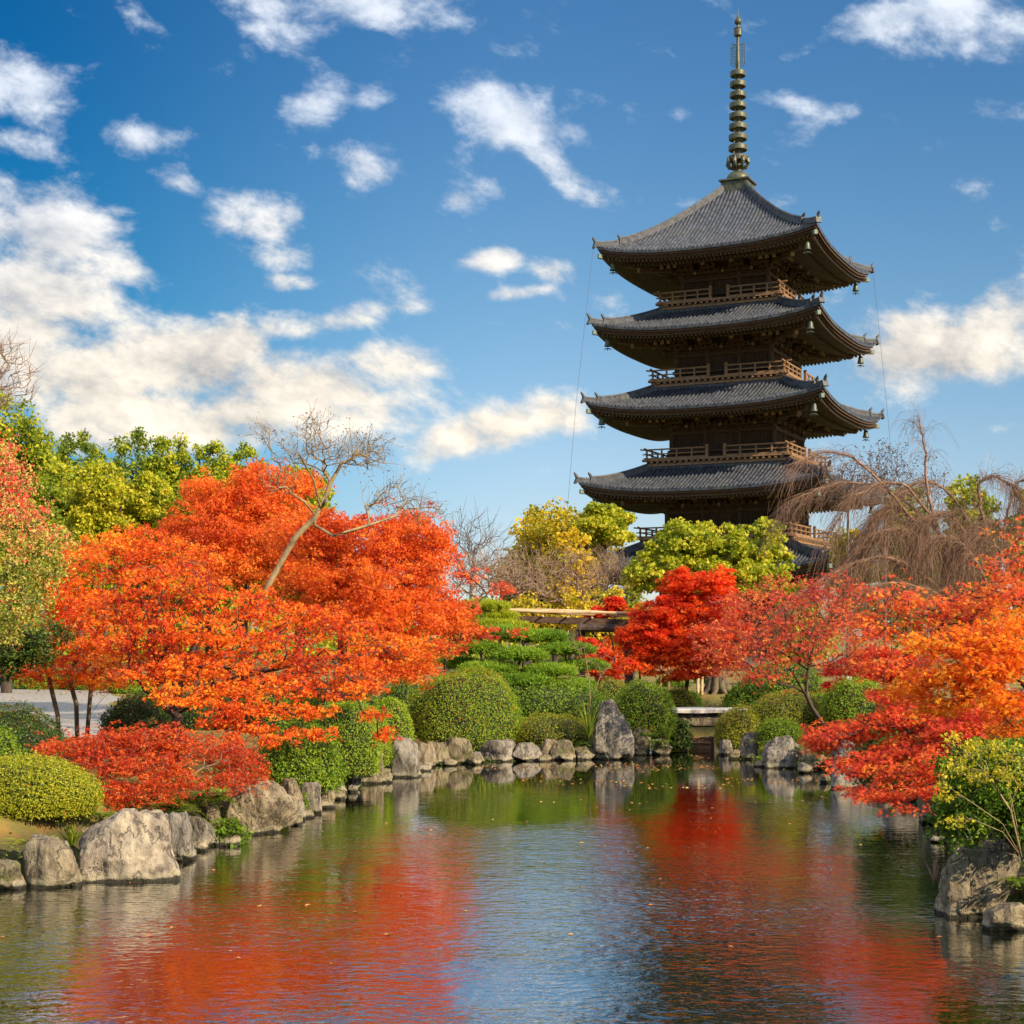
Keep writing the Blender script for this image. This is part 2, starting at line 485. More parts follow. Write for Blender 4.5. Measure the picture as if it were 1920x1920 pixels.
def rock_mat(name, pale, mid, dark, moss, moss_amt):
    m, g_, out = newmat(name)
    t = g_.n('ShaderNodeTexCoord')
    oi = g_.n('ShaderNodeObjectInfo')
    off = g_.vm('SCALE', oi.outputs['Random'])
    g_.val(off.inputs[0], (37.0, 19.0, 53.0))
    g_.l(oi.outputs['Random'], off.inputs[3])
    pv = g_.vm('ADD', t.outputs['Object'], off.outputs[0]).outputs[0]
    geo = g_.n('ShaderNodeNewGeometry')
    warp = g_.noise(pv, 2.2, 4, .6)
    wv_ = g_.vm('MULTIPLY', g_.vm('SUBTRACT', warp.outputs['Color'], (.5, .5, .5)).outputs[0], (.26, .26, .2)).outputs[0]
    pw = g_.vm('ADD', pv, wv_).outputs[0]
    streak = g_.noise(g_.vm('MULTIPLY', pw, (1, 1, .22)).outputs[0], 6.5, 7, .68)
    fine = g_.noise(pv, 16, 8, .7)
    bigs = g_.noise(pv, 1.7, 4, .55)
    col = g_.mix(g_.maprange(streak.outputs[0], .34, .64), (*mid, 1), (*pale, 1))
    col = g_.mix(g_.maprange(bigs.outputs[0], .48, .68, 0, .75), col, (*dark, 1))
    col = g_.mix(g_.maprange(streak.outputs[0], .42, .30, 0, .85), col, (*dark, 1))
    col = g_.mix(g_.maprange(fine.outputs[0], .56, .74, 0, .6), col, (*pale, 1))
    col = g_.mix(g_.maprange(fine.outputs[0], .42, .26, 0, .7), col, (.05, .045, .04, 1))
    crn = g_.noise(g_.vm('MULTIPLY', pw, (1.3, 1.3, .45)).outputs[0], 2.6, 6, .6)
    crack = g_.maprange(g_.m('ABSOLUTE', g_.m('SUBTRACT', crn.outputs[0], .5)), 0.0, .022)
    col = g_.mix(g_.m('MULTIPLY', g_.m('SUBTRACT', 1.0, crack), .6), col, (.060, .052, .045, 1))
    mn = g_.noise(pv, 4.5, 5, .65)
    col = g_.mix(g_.maprange(mn.outputs[0], .62 - moss_amt, .80 - moss_amt, 0, .7), col, (*moss, 1))
    # tide line: pale lime band and black wet foot just above the pond
    sp = g_.n('ShaderNodeSeparateXYZ')
    g_.l(geo.outputs['Position'], sp.inputs[0])
    zz = g_.m('ADD', sp.outputs[2], g_.m('MULTIPLY', g_.m('SUBTRACT', mn.outputs[0], .5), .12))
    col = g_.mix(g_.m('MULTIPLY', g_.maprange(zz, .14, .09), .45), col, (.40, .36, .24, 1))
    wet = g_.maprange(zz, .06, .03)
    col = g_.mix(wet, col, (.030, .028, .018, 1))
    hgt = g_.m('ADD', g_.m('MULTIPLY', streak.outputs[0], .7), g_.m('ADD', g_.m('MULTIPLY', fine.outputs[0], .35), g_.m('MULTIPLY', crack, .25)))
    principled(g_, out, col, .75, 0, .35, hgt, .9, .09)
    return m


M['tile'] = tile_mat()
M['rock_tan'] = rock_mat('tan_rock', (0.310, 0.254, 0.168), (0.142, 0.112, 0.073), (.060, .048, .036), (.13, .14, .035), .06)
M['rock_grey'] = rock_mat('grey_rock', (0.275, 0.245, 0.202), (0.116, 0.101, 0.084), (.050, .043, .038), (.11, .12, .04), .02)
M['rock_banded'] = rock_mat('banded_rock', (.42, .355, .26), (.17, .135, .108), (.062, .046, .048), (.17, .16, .05), .0)
M['rock_moss'] = rock_mat('mossy_rock', (0.258, 0.211, 0.129), (0.120, 0.099, 0.060), (.050, .042, .030), (.10, .12, .02), .14)


def ground_mat():
    m, g_, out = newmat('garden_ground')
    geo = g_.n('ShaderNodeNewGeometry')
    ps = geo.outputs['Position']
    n1 = g_.noise(ps, .35, 5, .6)
    n2 = g_.noise(ps, 5.0, 6, .7)
    n3 = g_.noise(ps, 1.2, 5, .6)
    col = g_.mix(g_.maprange(n1.outputs[0], .35, .65), (.10, .11, .022, 1), (.25, .20, .055, 1))
    col = g_.mix(g_.maprange(n2.outputs[0], .4, .7, 0, .7), col, (.16, .11, .05, 1))
    col = g_.mix(g_.maprange(n3.outputs[0], .52, .70, 0, .8), col, (.40, .15, .045, 1))
    col = g_.mix(g_.maprange(n3.outputs[0], .40, .28, 0, .7), col, (.42, .33, .14, 1))
    sp = g_.n('ShaderNodeSeparateXYZ')
    g_.l(ps, sp.inputs[0])
    col = g_.mix(g_.maprange(sp.outputs[2], .72, .35), col, (.060, .055, .025, 1))
    principled(g_, out, col, .9, 0, .2, n2.outputs[0], .8, .06)
    return m


def gravel_mat():
    m, g_, out = newmat('raked_gravel')
    geo = g_.n('ShaderNodeNewGeometry')
    ps = geo.outputs['Position']
    n2 = g_.noise(ps, 22, 5, .7)
    n1 = g_.noise(ps, .7, 4, .6)
    wv2 = g_.n('ShaderNodeTexWave', wave_type='BANDS', bands_direction='Y')
    wv2.inputs['Scale'].default_value = .55
    wv2.inputs['Distortion'].default_value = 1.2
    g_.l(ps, wv2.inputs['Vector'])
    col = g_.mix(g_.maprange(n2.outputs[0], .35, .65), (.22, .21, .20, 1), (.37, .35, .33, 1))
    col = g_.mix(g_.m('MULTIPLY', wv2.outputs['Fac'], .18), col, (.40, .34, .24, 1))
    principled(g_, out, col, .9, 0, .2, g_.m('ADD', n2.outputs[0], g_.m('MULTIPLY', wv2.outputs['Fac'], .6)), .6, .04)
    return m


def water_mat():
    m, g_, out = newmat('pond_water')
    geo = g_.n('ShaderNodeNewGeometry')
    ps = geo.outputs['Position']
    sp = g_.n('ShaderNodeSeparateXYZ')
    g_.l(ps, sp.inputs[0])
    # wind patches: ripples grow towards the open middle of the pond, the far edge lies still
    patch = g_.maprange(g_.noise(ps, .16, 3, .5).outputs[0], .36, .66, .35, 1.45)
    calm = g_.maprange(sp.outputs[1], 32.0, 19.0, .10, 1.0)
    a = g_.noise(g_.vm('MULTIPLY', ps, (1.0, 1.55, 1)).outputs[0], 5.2, 2.5, .5, .25)
    b = g_.noise(g_.vm('MULTIPLY', ps, (1.0, 1.3, 1)).outputs[0], 1.3, 2, .5)
    c = g_.noise(g_.vm('MULTIPLY', ps, (1.0, 1.4, 1)).outputs[0], 14.0, 2, .5)
    h = g_.m('ADD', g_.m('ADD', g_.m('MULTIPLY', a.outputs[0], 1.0), g_.m('MULTIPLY', b.outputs[0], 1.3)), g_.m('MULTIPLY', c.outputs[0], .22))
    h = g_.m('MULTIPLY', h, g_.m('MULTIPLY', patch, calm))
    bp = g_.n('ShaderNodeBump')
    bp.inputs['Strength'].default_value = 1.0
    bp.inputs['Distance'].default_value = .0135
    g_.l(h, bp.inputs['Height'])
    body = g_.n('ShaderNodeBsdfDiffuse')
    body.inputs['Color'].default_value = (.016, .022, .007, 1)
    gl = g_.n('ShaderNodeBsdfGlossy')
    gl.inputs['Roughness'].default_value = .02
    fr = g_.n('ShaderNodeFresnel')
    fr.inputs['IOR'].default_value = 1.9
    g_.l(bp.outputs[0], gl.inputs['Normal'])
    g_.l(bp.outputs[0], fr.inputs['Normal'])
    mx = g_.n('ShaderNodeMixShader')
    g_.l(g_.maprange(fr.outputs[0], 0.0, .44, .01, .97, False), mx.inputs[0])
    g_.l(body.outputs[0], mx.inputs[1])
    g_.l(gl.outputs[0], mx.inputs[2])
    g_.l(mx.outputs[0], out.inputs[0])
    return m


M['ground'] = ground_mat()
M['gravel'] = gravel_mat()
M['water'] = water_mat()

# ------------------------------------------------------------------ the setting: ground, pond, path
def shore(px, py):
    D = F * EYE / (py - HZ)
    return [(px - 960) / F * D, D]


POND = [[-14, 3.5], [-10.5, 9], [-8.5, 14.0]] + [shore(*p) for p in [
    (-60, 1700), (40, 1672), (150, 1658), (330, 1618), (430, 1582), (560, 1552), (610, 1525), (650, 1497), (720, 1474), (790, 1450), (880, 1436),
    (1000, 1428), (1110, 1424), (1190, 1419), (1262, 1413)]] + [[4.55, 43], [4.6, 48], [4.9, 55], [6.0, 58], [7.2, 55], [6.1, 48], [5.75, 43]] + [shore(*p) for p in [
    (1352, 1416), (1400, 1432), (1500, 1444), (1560, 1478), (1660, 1500), (1720, 1535), (1765, 1620), (1768, 1722), (1870, 1752), (1960, 1790)]] + [[6.6, 12.5], [8.5, 8], [12, 3.5]]
POND = np.array(POND)


def pond_sd(X, Y):
    """signed distance to the pond's edge, negative over the water"""
    d = np.full(X.shape, 1e9)
    inside = np.zeros(X.shape, bool)
    n = len(POND)
    for i in range(n):
        a, b = POND[i], POND[(i + 1) % n]
        ex, ey = b - a
        wx, wy = X - a[0], Y - a[1]
        t = np.clip((wx * ex + wy * ey) / (ex * ex + ey * ey), 0, 1)
        d = np.minimum(d, np.hypot(wx - t * ex, wy - t * ey))
        c = ((a[1] > Y) != (b[1] > Y)) & (X < (b[0] - a[0]) * (Y - a[1]) / (b[1] - a[1] + 1e-12) + a[0])
        inside ^= c
    return np.where(inside, -d, d)


def ground_z(X, Y):
    d = pond_sd(X, Y)
    d = d - .55
    rise = np.clip(d / (.9 + 2.6 * np.clip((Y - 35) / 4, 0, 1) * np.clip((60 - Y) / 6, 0, 1)), 0, 1)
    z = -.03 + .83 * rise * rise * (3 - 2 * rise)
    bump = .05 * np.sin(X * 1.3 + Y * .4) * np.cos(Y * .9 - X * .35) + .03 * np.sin(X * 3.1) * np.sin(Y * 2.7)
    z = z + bump * np.clip((d - .6) / 1.5, 0, 1) * np.clip((90 - Y) / 40, 0, 1) * np.clip((X + 9.5) / 2, 0, 1)
    return np.where(d < 0, -.05 + np.clip(d, -2.2, 0) * .45, z)


xs = np.unique(np.concatenate([np.linspace(-2500, -60, 14), np.linspace(-60, -16, 30), np.arange(-16, 14, .28), np.linspace(14, 60, 30), np.linspace(60, 2500, 14)]))
ys = np.unique(np.concatenate([np.linspace(-300, 2, 12), np.arange(2, 62, .28), np.linspace(62, 170, 60), np.linspace(170, 4000, 16)]))
GX, GY = np.meshgrid(xs, ys)
mb = MB()
mb.grid(np.stack([GX, GY, ground_z(GX, GY)], -1).transpose(1, 0, 2))
tag(mb.build('ground', M['ground'], smooth=True), kind='structure')
mb = MB()
wx, wy = np.meshgrid(np.linspace(-15, 14, 30), np.linspace(2, 60, 60))
mb.grid(np.stack([wx, wy, np.zeros_like(wx)], -1).transpose(1, 0, 2))
tag(mb.build('water', M['water'], smooth=True), kind='structure')
# raked gravel court on the left
pl = [P(-420, 1366, 1)]
mb = MB()
gy = np.linspace(34.5, 72, 40)
gxl = np.linspace(-60, 0, 2)
rows = []
for yy in gy:
    xr = (208 - 960) / F * 36 + (yy - 36) * (-.245) + .25 * math.sin(yy * .7)
    xx = np.linspace(-45, xr, 24)
    rows.append(np.stack([xx, np.full(24, yy), ground_z(xx, np.full(24, yy)) + .012], -1))
mb.grid(np.array(rows).transpose(1, 0, 2))
tag(mb.build('gravel_path', M['gravel'], smooth=True), kind='structure')


# ------------------------------------------------------------------ the pagoda
PA = math.radians(19.54)
PC = np.array([19.10, 133.0, .8])
ZE = EYE - PC[2]                                   # eye height above the pagoda's ground
pag = empty('pagoda', PC, PA - math.pi / 4)
tag(pag, 'tall dark wooden pagoda with tiers of upswept grey tiled roofs and bronze spire', 'pagoda')
# per storey: eave half width, corner tip height, top half width, rise of roof top over eave middle, wall half width
EAVE = {1: 10.62, 2: 10.24, 3: 9.82, 4: 9.44, 5: 9.10}
TIP = {1: 6.55 + ZE, 2: 13.03 + ZE, 3: 19.61 + ZE, 4: 26.06 + ZE, 5: 32.33 + ZE}
BALC = {2: 6.40, 3: 5.98, 4: 5.60, 5: 5.12}
WALL = {1: 5.0, 2: 4.65, 3: 4.35, 4: 4.02, 5: 3.62}
UP = .88


def rot4(V, q):
    V = np.asarray(V, float)
    c, s = [(1, 0), (0, 1), (-1, 0), (0, -1)][q]
    out = V.copy()
    out[..., 0] = c * V[..., 0] - s * V[..., 1]
    out[..., 1] = s * V[..., 0] + c * V[..., 1]
    return out


class RB(MB):
    """a mesh builder that repeats every piece round the four sides"""
    q = 0
    def add(s, V, faces):
        MB.add(s, rot4(V, s.q), faces)


def four(fn, rb):
    for q in range(4):
        rb.q = q
        fn(rb)
    rb.q = 0


def upturn(s, w, t=1.0, up=UP):
    return up * (np.abs(s) / w) ** 2.8 * t


def build_roof(k):
    we = EAVE[k]
    zm = TIP[k] - .42 - UP                             # tile surface at the middle of the eave
    if k == 5:
        wt, rise, conc = .95, 6.55, .34
    else:
        wt, rise, conc = BALC[k + 1] - .25, 2.15, .16
    def surf(s, d):
        """height of the tile bed at offset s along the eave, distance d from the axis"""
        t = (d - wt) / (we - wt)
        z = zm + rise * ((1 - t) * (1 - conc) + conc * (1 - t) ** 2)
        return z + UP * (np.abs(s) / we) ** 2.8 * np.clip(t, 0, 1) ** 1.5
    # tile beds with round cover tiles running down the slope; side -y, then turned
    pitch = .335
    nrib = int(we / pitch)
    prof = []
    for i in range(-nrib - 1, nrib + 1):
        c = (i + .5) * pitch
        for ds, h in ((-.5, 0.0), (-.30, 0.0), (-.22, .075), (-.10, .135), (.10, .135), (.22, .075), (.30, 0.0)):
            prof.append((c + ds * pitch, h))
    prof = [(s_, h) for s_, h in prof if abs(s_) < we - .02]
    prof = [(-we + .001, 0)] + prof + [(we - .001, 0)]
    S = np.array([p[0] for p in prof])
    Hh = np.array([p[1] for p in prof])
    nr = 16 if k == 5 else 10
    T = np.linspace(0, 1, nr)
    d0 = np.maximum(np.abs(S), wt)
    D_ = d0[:, None] + (we - d0[:, None]) * T[None, :]
    Z = surf(S[:, None], D_) + Hh[:, None]
    G = np.stack([np.broadcast_to(S[:, None], D_.shape), -D_, Z], -1)
    rb = RB()
    def beds(r):
        r.grid(G)
        edge = np.stack([np.stack([S, np.full_like(S, -we), surf(S, we) + Hh], -1), np.stack([S, np.full_like(S, -we), surf(S, we) - .16], -1)], 1)
        r.grid(edge)
        under = np.stack([np.stack([S, np.full_like(S, -we), surf(S, we) - .16], -1), np.stack([S * .94, np.full_like(S, -we * .94), surf(S, we) - .17], -1)], 1)
        r.grid(under)
    four(beds, rb)
    roof = rb.build('roof', M['tile'], pag)
    if k < 5:
        # flashing where the tiles meet the balcony above
        rb = RB()
        four(lambda r: r.box(-wt - .12, wt + .12, -wt - .12, -wt + .2, zm + rise - .1, zm + rise + .30), rb)
        rb.build('ridge_course', M['tile'], roof)
    # hip ridges with a step and end tiles
    for q in range(4):
        m_ = MB()
        pts = []
        for d in np.linspace(wt + .02, we + .12, 22):
            p = np.array([d, -d, float(surf(np.array(d), np.array(min(d, we)))) + .14])
            pts.append(p)
        pts = rot4(np.array(pts), q)
        nb = int(22 * .80)
        for seg, h, w in ((pts[:nb + 1], .46, .36), (pts[nb:], .32, .32)):
            for a, b in zip(seg[:-1], seg[1:]):
                m_.beam(a + [0, 0, h / 2 - .16], b + [0, 0, h / 2 - .16], w, h)
            m_.tube(seg + [0, 0, h - .10], .13, 6)
            # end tile with a raised horn
            e = seg[-1]
            dv = seg[-1] - seg[-2]
            dv = dv / np.linalg.norm(dv)
            m_.beam(e + [0, 0, h / 2 - .2], e + dv * .14 + [0, 0, h / 2 - .16], .46, h + .20)
            m_.tube(np.array([e + [0, 0, h - .1], e + dv * .10 + [0, 0, h + .10], e + dv * .20 + [0, 0, h + .20], e + dv * .24 + [0, 0, h + .32]]), [.15, .13, .10, .05], 6)
        m_.build('hip_ridge', M['tile'], roof)
    # eave boards, two tiers of rafters, soffit
    wi = WALL[k] + .2
    def under_z(s, d, drop):
        f = np.clip((d - wi) / (we - wi), 0, 1)
        return zm - drop + (we - d) * .20 + UP * (np.abs(s) / we) ** 2.8 * f ** 1.3
    rb = RB()
    ss = np.linspace(-1, 1, 41)
    def soff(r):
        G2 = []
        for d in np.linspace(we * .985, wi, 8):
            s_ = ss * d
            G2.append(np.stack([s_, np.full_like(s_, -d), under_z(s_, np.array(d), .62 if d > we - 2 else .84)], -1))
        r.grid(np.array(G2))
    four(soff, rb)
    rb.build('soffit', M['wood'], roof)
    rb = RB()
    def fascia(r, d=0, drop0=0, drop1=0, th=.12):
        s_ = ss * d
        zt_ = under_z(s_, np.array(d), drop0)
        zb_ = under_z(s_, np.array(d), drop1)
        A = np.stack([s_, np.full_like(s_, -d), zt_], -1)
        B = np.stack([s_, np.full_like(s_, -d), zb_], -1)
        C_ = np.stack([ss * (d - th), np.full_like(s_, -(d - th)), zb_], -1)
        E_ = np.stack([ss * (d - th), np.full_like(s_, -(d - th)), zt_], -1)
        r.grid(np.stack([E_, A, B, C_, E_]))
    four(lambda r: fascia(r, we - .12, .16, .34), rb)
    four(lambda r: fascia(r, we - .30, .34, .52), rb)
    rb.build('eave_board', M['wood'], roof)
    rb = RB()
    four(lambda r: fascia(r, we - .42, .52, .66), rb)
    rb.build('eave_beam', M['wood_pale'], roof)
    rb = RB()
    four(lambda r: fascia(r, we - 1.95, .70, .95, .2), rb)
    rb.build('rafter_beam', M['wood'], roof)
    rb = RB()
    def rafters(r):
        n_ = int(we / .33)
        for i in range(-n_, n_ + 1):
            s_ = (i + .0) * .33
            for d_out, d_in, drop, w, h in ((we - .34, we - 2.1, .74, .15, .17), (we - 1.80, wi, .98, .16, .2)):
                if abs(s_) > d_out - .1:
                    continue
                di = max(d_in, abs(s_) + .05)
                if di > d_out - .15:
                    continue
                a = [s_, -d_out, float(under_z(np.array(s_), np.array(d_out), drop))]
                b = [s_, -di, float(under_z(np.array(s_), np.array(di), drop))]
                r.beam(b, a, w, h)
    four(rafters, rb)
    tag(rb.build('rafters', M['rafter'], roof), kind='stuff')
    # hip rafter carrying each corner
    def hipr(r):
        for d_out, drop, sz in ((we - .10, .74, .30), (we - 1.7, 1.05, .42)):
            a = np.array([wi, -wi, float(under_z(np.array(wi), np.array(wi), drop))])
            b = np.array([d_out, -d_out, float(under_z(np.array(d_out), np.array(d_out), drop))])
            mid = (a + b) / 2
            mid[2] = float(under_z(np.array(mid[0]), np.array(mid[0]), drop))
            r.beam(a, mid, sz * .8, sz)
            r.beam(mid, b, sz * .8, sz)
    def capz(r):
        d = we - .08
        z = float(under_z(np.array(d), np.array(d), .74))
        r.beam([d - .22, -d + .22, z + .03], [d + .02, -d - .02, z + .05], .27, .33)
    for q in range(4):
        rb = RB()
        rb.q = q
        hipr(rb)
        rb.build('hip_rafter', M['wood'], roof)
        rb = RB()
        rb.q = q
        capz(rb)
        rb.build('rafter_cap', M['copper'], roof)
    return zm, we, wi, under_z


def build_walls(k, zm, we, under_z):
    w = WALL[k]
    zb = 0.0 if k == 1 else TIP[k - 1] - .42 - UP + 2.2
    zt = float(under_z(np.array(0.), np.array(w), .75))
    m_ = MB()
    m_.box(-w + .06, w - .06, -w + .06, w - .06, zb, zt)
    wall = m_.build('wall', M['wood'], pag)
    rb = RB()
    def frame(r):
        for i in range(4):
            x = -w + i * (2 * w / 3)
            if i < 3:
                r.tube([[x, -w, zb], [x, -w, zt - 1.2]], .22, 10)
        zl = zb + .55 if k > 1 else zb + .8
        r.beam([-w - .3, -w - .16, zl + .9], [w + .3, -w - .16, zl + .9], .18, .24)
        r.beam([-w - .2, -w - .13, zt - 1.75], [w + .2, -w - .13, zt - 1.75], .2, .26)
        r.beam([-w - .2, -w - .13, zt - 1.25], [w + .2, -w - .13, zt - 1.25], .3, .16)
        # plank seams and window bars
        for j in range(3):
            x0 = -w + j * 2 * w / 3 + .28
            x1 = x0 + 2 * w / 3 - .56
            nb_ = 9 if j != 1 else 4
            for i in range(nb_):
                x = x0 + (x1 - x0) * (i + .5) / nb_
                r.box(x - .05, x + .05, -w - .02, -w + .08, zl + 1.02, zt - 1.9)
    for q in range(4):
        rb = RB()
        rb.q = q
        frame(rb)
        rb.build('wall_frame', M['wood'], wall)
    # stepped brackets with pale beam ends: one at every post and one between posts
    steps = ((.30, 1.15), (.75, .85), (1.25, .55))
    def two_tone(name, q, parts, ends):
        a, b = RB(), RB()
        a.q = b.q = q
        parts(a)
        ends(b)
        Va, Vb = np.concatenate(a.V), np.concatenate(b.V)
        fa = np.concatenate([np.concatenate(f) for f in a.F.values()])
        fb = np.concatenate([np.concatenate(f) for f in b.F.values()]) + len(Va)
        mk(name, np.concatenate([Va, Vb]), [np.concatenate([fa, fb])], [M['wood'], M['wood_end']], wall,
           matidx=[0] * len(fa) + [1] * len(fb))
    for q in range(4):
        for n_, x in enumerate([-w / 3, w / 3, -w * 2 / 3, 0, w * 2 / 3]):
            full = n_ < 2
            def parts(r):
                for out_, dz in steps if full else steps[:1]:
                    z = zt - dz
                    r.beam([x, -w + .1, z - .1], [x, -w - out_ - .22, z - .1], .22, .24)
                    for sx in (-.48, 0, .48):
                        r.box(x + sx - .16, x + sx + .16, -w - out_ - .18, -w - out_ + .16, z + .04, z + .22)
                    r.box(x - .62, x + .62, -w - out_ - .1, -w - out_ + .1, z - .16, z + .035)
                if full:
                    r.beam([x, -w + .1, zt - .10], [x, -w - 2.15, zt - .80], .27, .34)
            def ends(r):
                b = np.array([x, -w - 2.15, zt - .80])
                if full:
                    r.beam(b + [0, .12, .038], b + [0, -.02, -.004], .30, .38)
                else:
                    r.box(x - .12, x + .12, -w - .55, -w - .52, zt - 1.37, zt - 1.13)
            two_tone('bracket', q, parts, ends)
        def parts(r):
            for out_, dz in steps + ((2.1, .50), (2.9, .80)):
                z = zt - dz
                r.beam([w - .1, -w + .1, z], [w + out_, -w - out_, z - (.25 if out_ > 1.5 else .1)], .28, .34)
                if out_ < 1.5:
                    for sx in (0, -.5, -1.0):
                        r.box(w + sx - .16, w + sx + .16, -w - out_ - .18, -w - out_ + .16, z + .04, z + .22)
                        r.box(w + out_ - .16, w + out_ + .18, -w - sx - .16, -w - sx + .16, z + .04, z + .22)
                    r.box(w - 1.2, w + .4, -w - out_ - .1, -w - out_ + .1, z - .16, z + .035)
                    r.box(w + out_ - .1, w + out_ + .1, -w - .4, -w + 1.2, z - .16, z + .035)
            for off in (0.0, .55, 1.15):
                r.beam([w + off, -w + .1, zt - .12], [w + off, -w - 2.1, zt - .82], .25, .31)
                r.beam([w - .1, -w - off, zt - .12], [w + 2.1, -w - off, zt - .82], .25, .31)
        def ends(r):
            for out_, dz in ((2.1, .50), (2.9, .80)):
                a = np.array([w - .1, -w + .1, zt - dz])
                b = np.array([w + out_, -w - out_, zt - dz - .25])
                dv = (b - a) / np.linalg.norm(b - a)
                r.beam(b - dv * .12, b + dv * .02, .31, .37)
            for off in (0.0, .55, 1.15):
                b = np.array([w + off, -w - 2.1, zt - .82])
                r.beam(b + [0, .12, .038], b + [0, -.02, -.004], .28, .34)
                b = np.array([w + 2.1, -w - off, zt - .82])
                r.beam(b + [-.12, 0, .038], b + [.02, 0, -.004], .28, .34)
        two_tone('corner_bracket', q, parts, ends)
    rb = RB()
    def purl(r):
        r.beam([-w - 1.3, -w - 1.28, zt - .22], [w + 1.3, -w - 1.28, zt - .22], .26, .24)
        r.beam([-w - 2.0, -w - 2.0, zt - .42], [w + 2.0, -w - 2.0, zt - .42], .26, .28)
    four(purl, rb)
    rb.build('purlin', M['wood'], wall)


def build_balcony(k):
    w = BALC[k]
    zf = TIP[k - 1] - .42 - UP + 2.15 + .22
    rb = RB()
    def floor_(r):
        r.beam([-w - .02, -w + .2, zf + .12], [w + .02, -w + .2, zf + .12], .3, .22)
        r.beam([-w - .35, -w + .02, zf + .50], [w + .35, -w + .02, zf + .50], .34, .18)
        r.beam([-w - .1, -w + .42, zf + .35], [w + .1, -w + .42, zf + .35], .2, .14)
        n_ = int(w / .5)
        for i in range(-n_, n_ + 1):
            r.box(i * .5 - .1, i * .5 + .1, -w - .12, -w + .5, zf + .24, zf + .40)
        r.box(-w + .10, w - .10, -w + .16, -WALL[k] - .002, zf + .52, zf + .605)
    four(floor_, rb)
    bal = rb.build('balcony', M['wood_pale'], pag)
    rb = RB()
    def rail(r):
        z0 = zf + .59
        for z, sz, ext in ((z0 + .06, .13, .25), (z0 + .42, .09, .34), (z0 + .80, .12, .55)):
            for sx in (-1, 1):
                a = np.array([sx * .75, -w + .02, z])
                b = np.array([sx * (w + ext), -w + .02, z])
                r.beam(a, b - [sx * .4, 0, 0], sz, sz)
                r.beam(b - [sx * .4, 0, 0], b + [0, 0, .05 if z > z0 + .5 else 0], sz, sz)
        for sx in (-1, 1):
            for f in np.linspace(.75, w - .02, 5):
                r.box(sx * f - .06, sx * f + .06, -w - .05, -w + .09, z0, z0 + .85)
        for sx in (-1, 1):
            r.box(sx * .75 - .11, sx * .75 + .11, -w - .09, -w + .13, z0 - .02, z0 + 1.02)
    for q in range(4):
        rb = RB()
        rb.q = q
        rail(rb)
        rb.build('railing', M['wood_pale'], bal)


roof_info = {}
for k in (1, 2, 3, 4, 5):
    zm, we, wi, uz = build_roof(k)
    roof_info[k] = (zm, we, uz)
    build_walls(k, zm, we, uz)
    if k > 1:
        build_balcony(k)
mb = MB()
mb.box(-7.2, 7.2, -7.2, 7.2, -.6, .55)
mb.box(-8.2, 8.2, -8.2, 8.2, -.6, .22)
mb.build('stone_base', M['rock_grey'], pag)
# ---- spire
ztop = roof_info[5][0] + 6.55
mb = MB()
mb.box(-1.12, 1.12, -1.12, 1.12, ztop - .35, ztop + .80)
mb.box(-1.30, 1.30, -1.30, 1.30, ztop + .80, ztop + .93)
for q in range(4):
    for x in (-.5, .5):
        mb.add(rot4([[x - .3, -1.135, ztop + .0], [x + .3, -1.135, ztop + .0], [x + .3, -1.135, ztop + .6], [x - .3, -1.135, ztop + .6]], q), [[0, 1, 2, 3]])
spire = mb.build('spire', M['bronze'], pag)
z0 = ztop + .93
mb = MB()
mb.lathe([(.98, 0), (.98, .25), (.90, .5), (.68, .72), (.30, .82)], 24, (0, 0, z0))
mb.build('dome', M['bronze'], spire, smooth=True)
mb = MB()
mb.lathe([(.30, .8), (.32, 1.0), (.62, 1.15), (.66, 1.25), (.30, 1.3)], 20, (0, 0, z0))
for i in range(8):
    a = i * math.pi / 4
    c_, s_ = math.cos(a), math.sin(a)
    pts = [(.45, 1.12), (.78, 1.25), (.92, 1.55), (.86, 1.85), (.98, 2.02)]
    mb.tube([[r * c_, r * s_, z0 + z] for r, z in pts], [.10, .14, .17, .12, .06], 5)
mb.build('petal_ring', M['bronze'], spire)
zpx = lambda py: (HZ - py) / F * 133.0 + ZE
mb = MB()
mb.tube([[0, 0, z0 + .8], [0, 0, zpx(215)], [0, 0, zpx(125)], [0, 0, zpx(30)]], [.30, .25, .19, .09], 12)
mb.build('mast', M['bronze'], spire, smooth=True)
for i in range(9):
    z = zpx(298 - i * (298 - 139) / 8)
    r = .80 - i * (.80 - .635) / 8
    mb = MB()
    mb.lathe([(r, -.20), (r + .02, -.16), (r + .02, .18), (r, .22), (r - .09, .20), (r - .10, -.18), (r, -.20)], 28, (0, 0, z), cap=False)
    mb.lathe([(.30, -.25), (.34, 0), (.30, .25)], 14, (0, 0, z))
    for j in range(8):
        a = j * math.pi / 4 + .2
        mb.beam([.25 * math.cos(a), .25 * math.sin(a), z - .05], [(r - .05) * math.cos(a), (r - .05) * math.sin(a), z - .05], .09, .12)
    mb.build('ring', M['bronze'], spire)
mb = MB()
za, zb_ = zpx(124), zpx(80)
for q in range(4):
    a = q * math.pi / 2 + .3
    c_, s_ = math.cos(a), math.sin(a)
    pt = lambda r, f: [r * c_, r * s_, za + (zb_ - za) * f]
    mb.tube([pt(.2, .0), pt(.50, .02), pt(.58, .12), pt(.58, .88), pt(.50, 1.0), pt(.38, .96), pt(.2, .9)], .035, 5)
    mb.tube([pt(.2, .08), pt(.42, .1), pt(.44, .86), pt(.2, .92)], .03, 5)
    for f in np.linspace(.12, .85, 9):
        mb.tube([pt(.18, f), pt(.34, f + .05), pt(.56, f)], .028, 4)
mb.build('flame_finial', M['bell'], spire)
mb = MB()
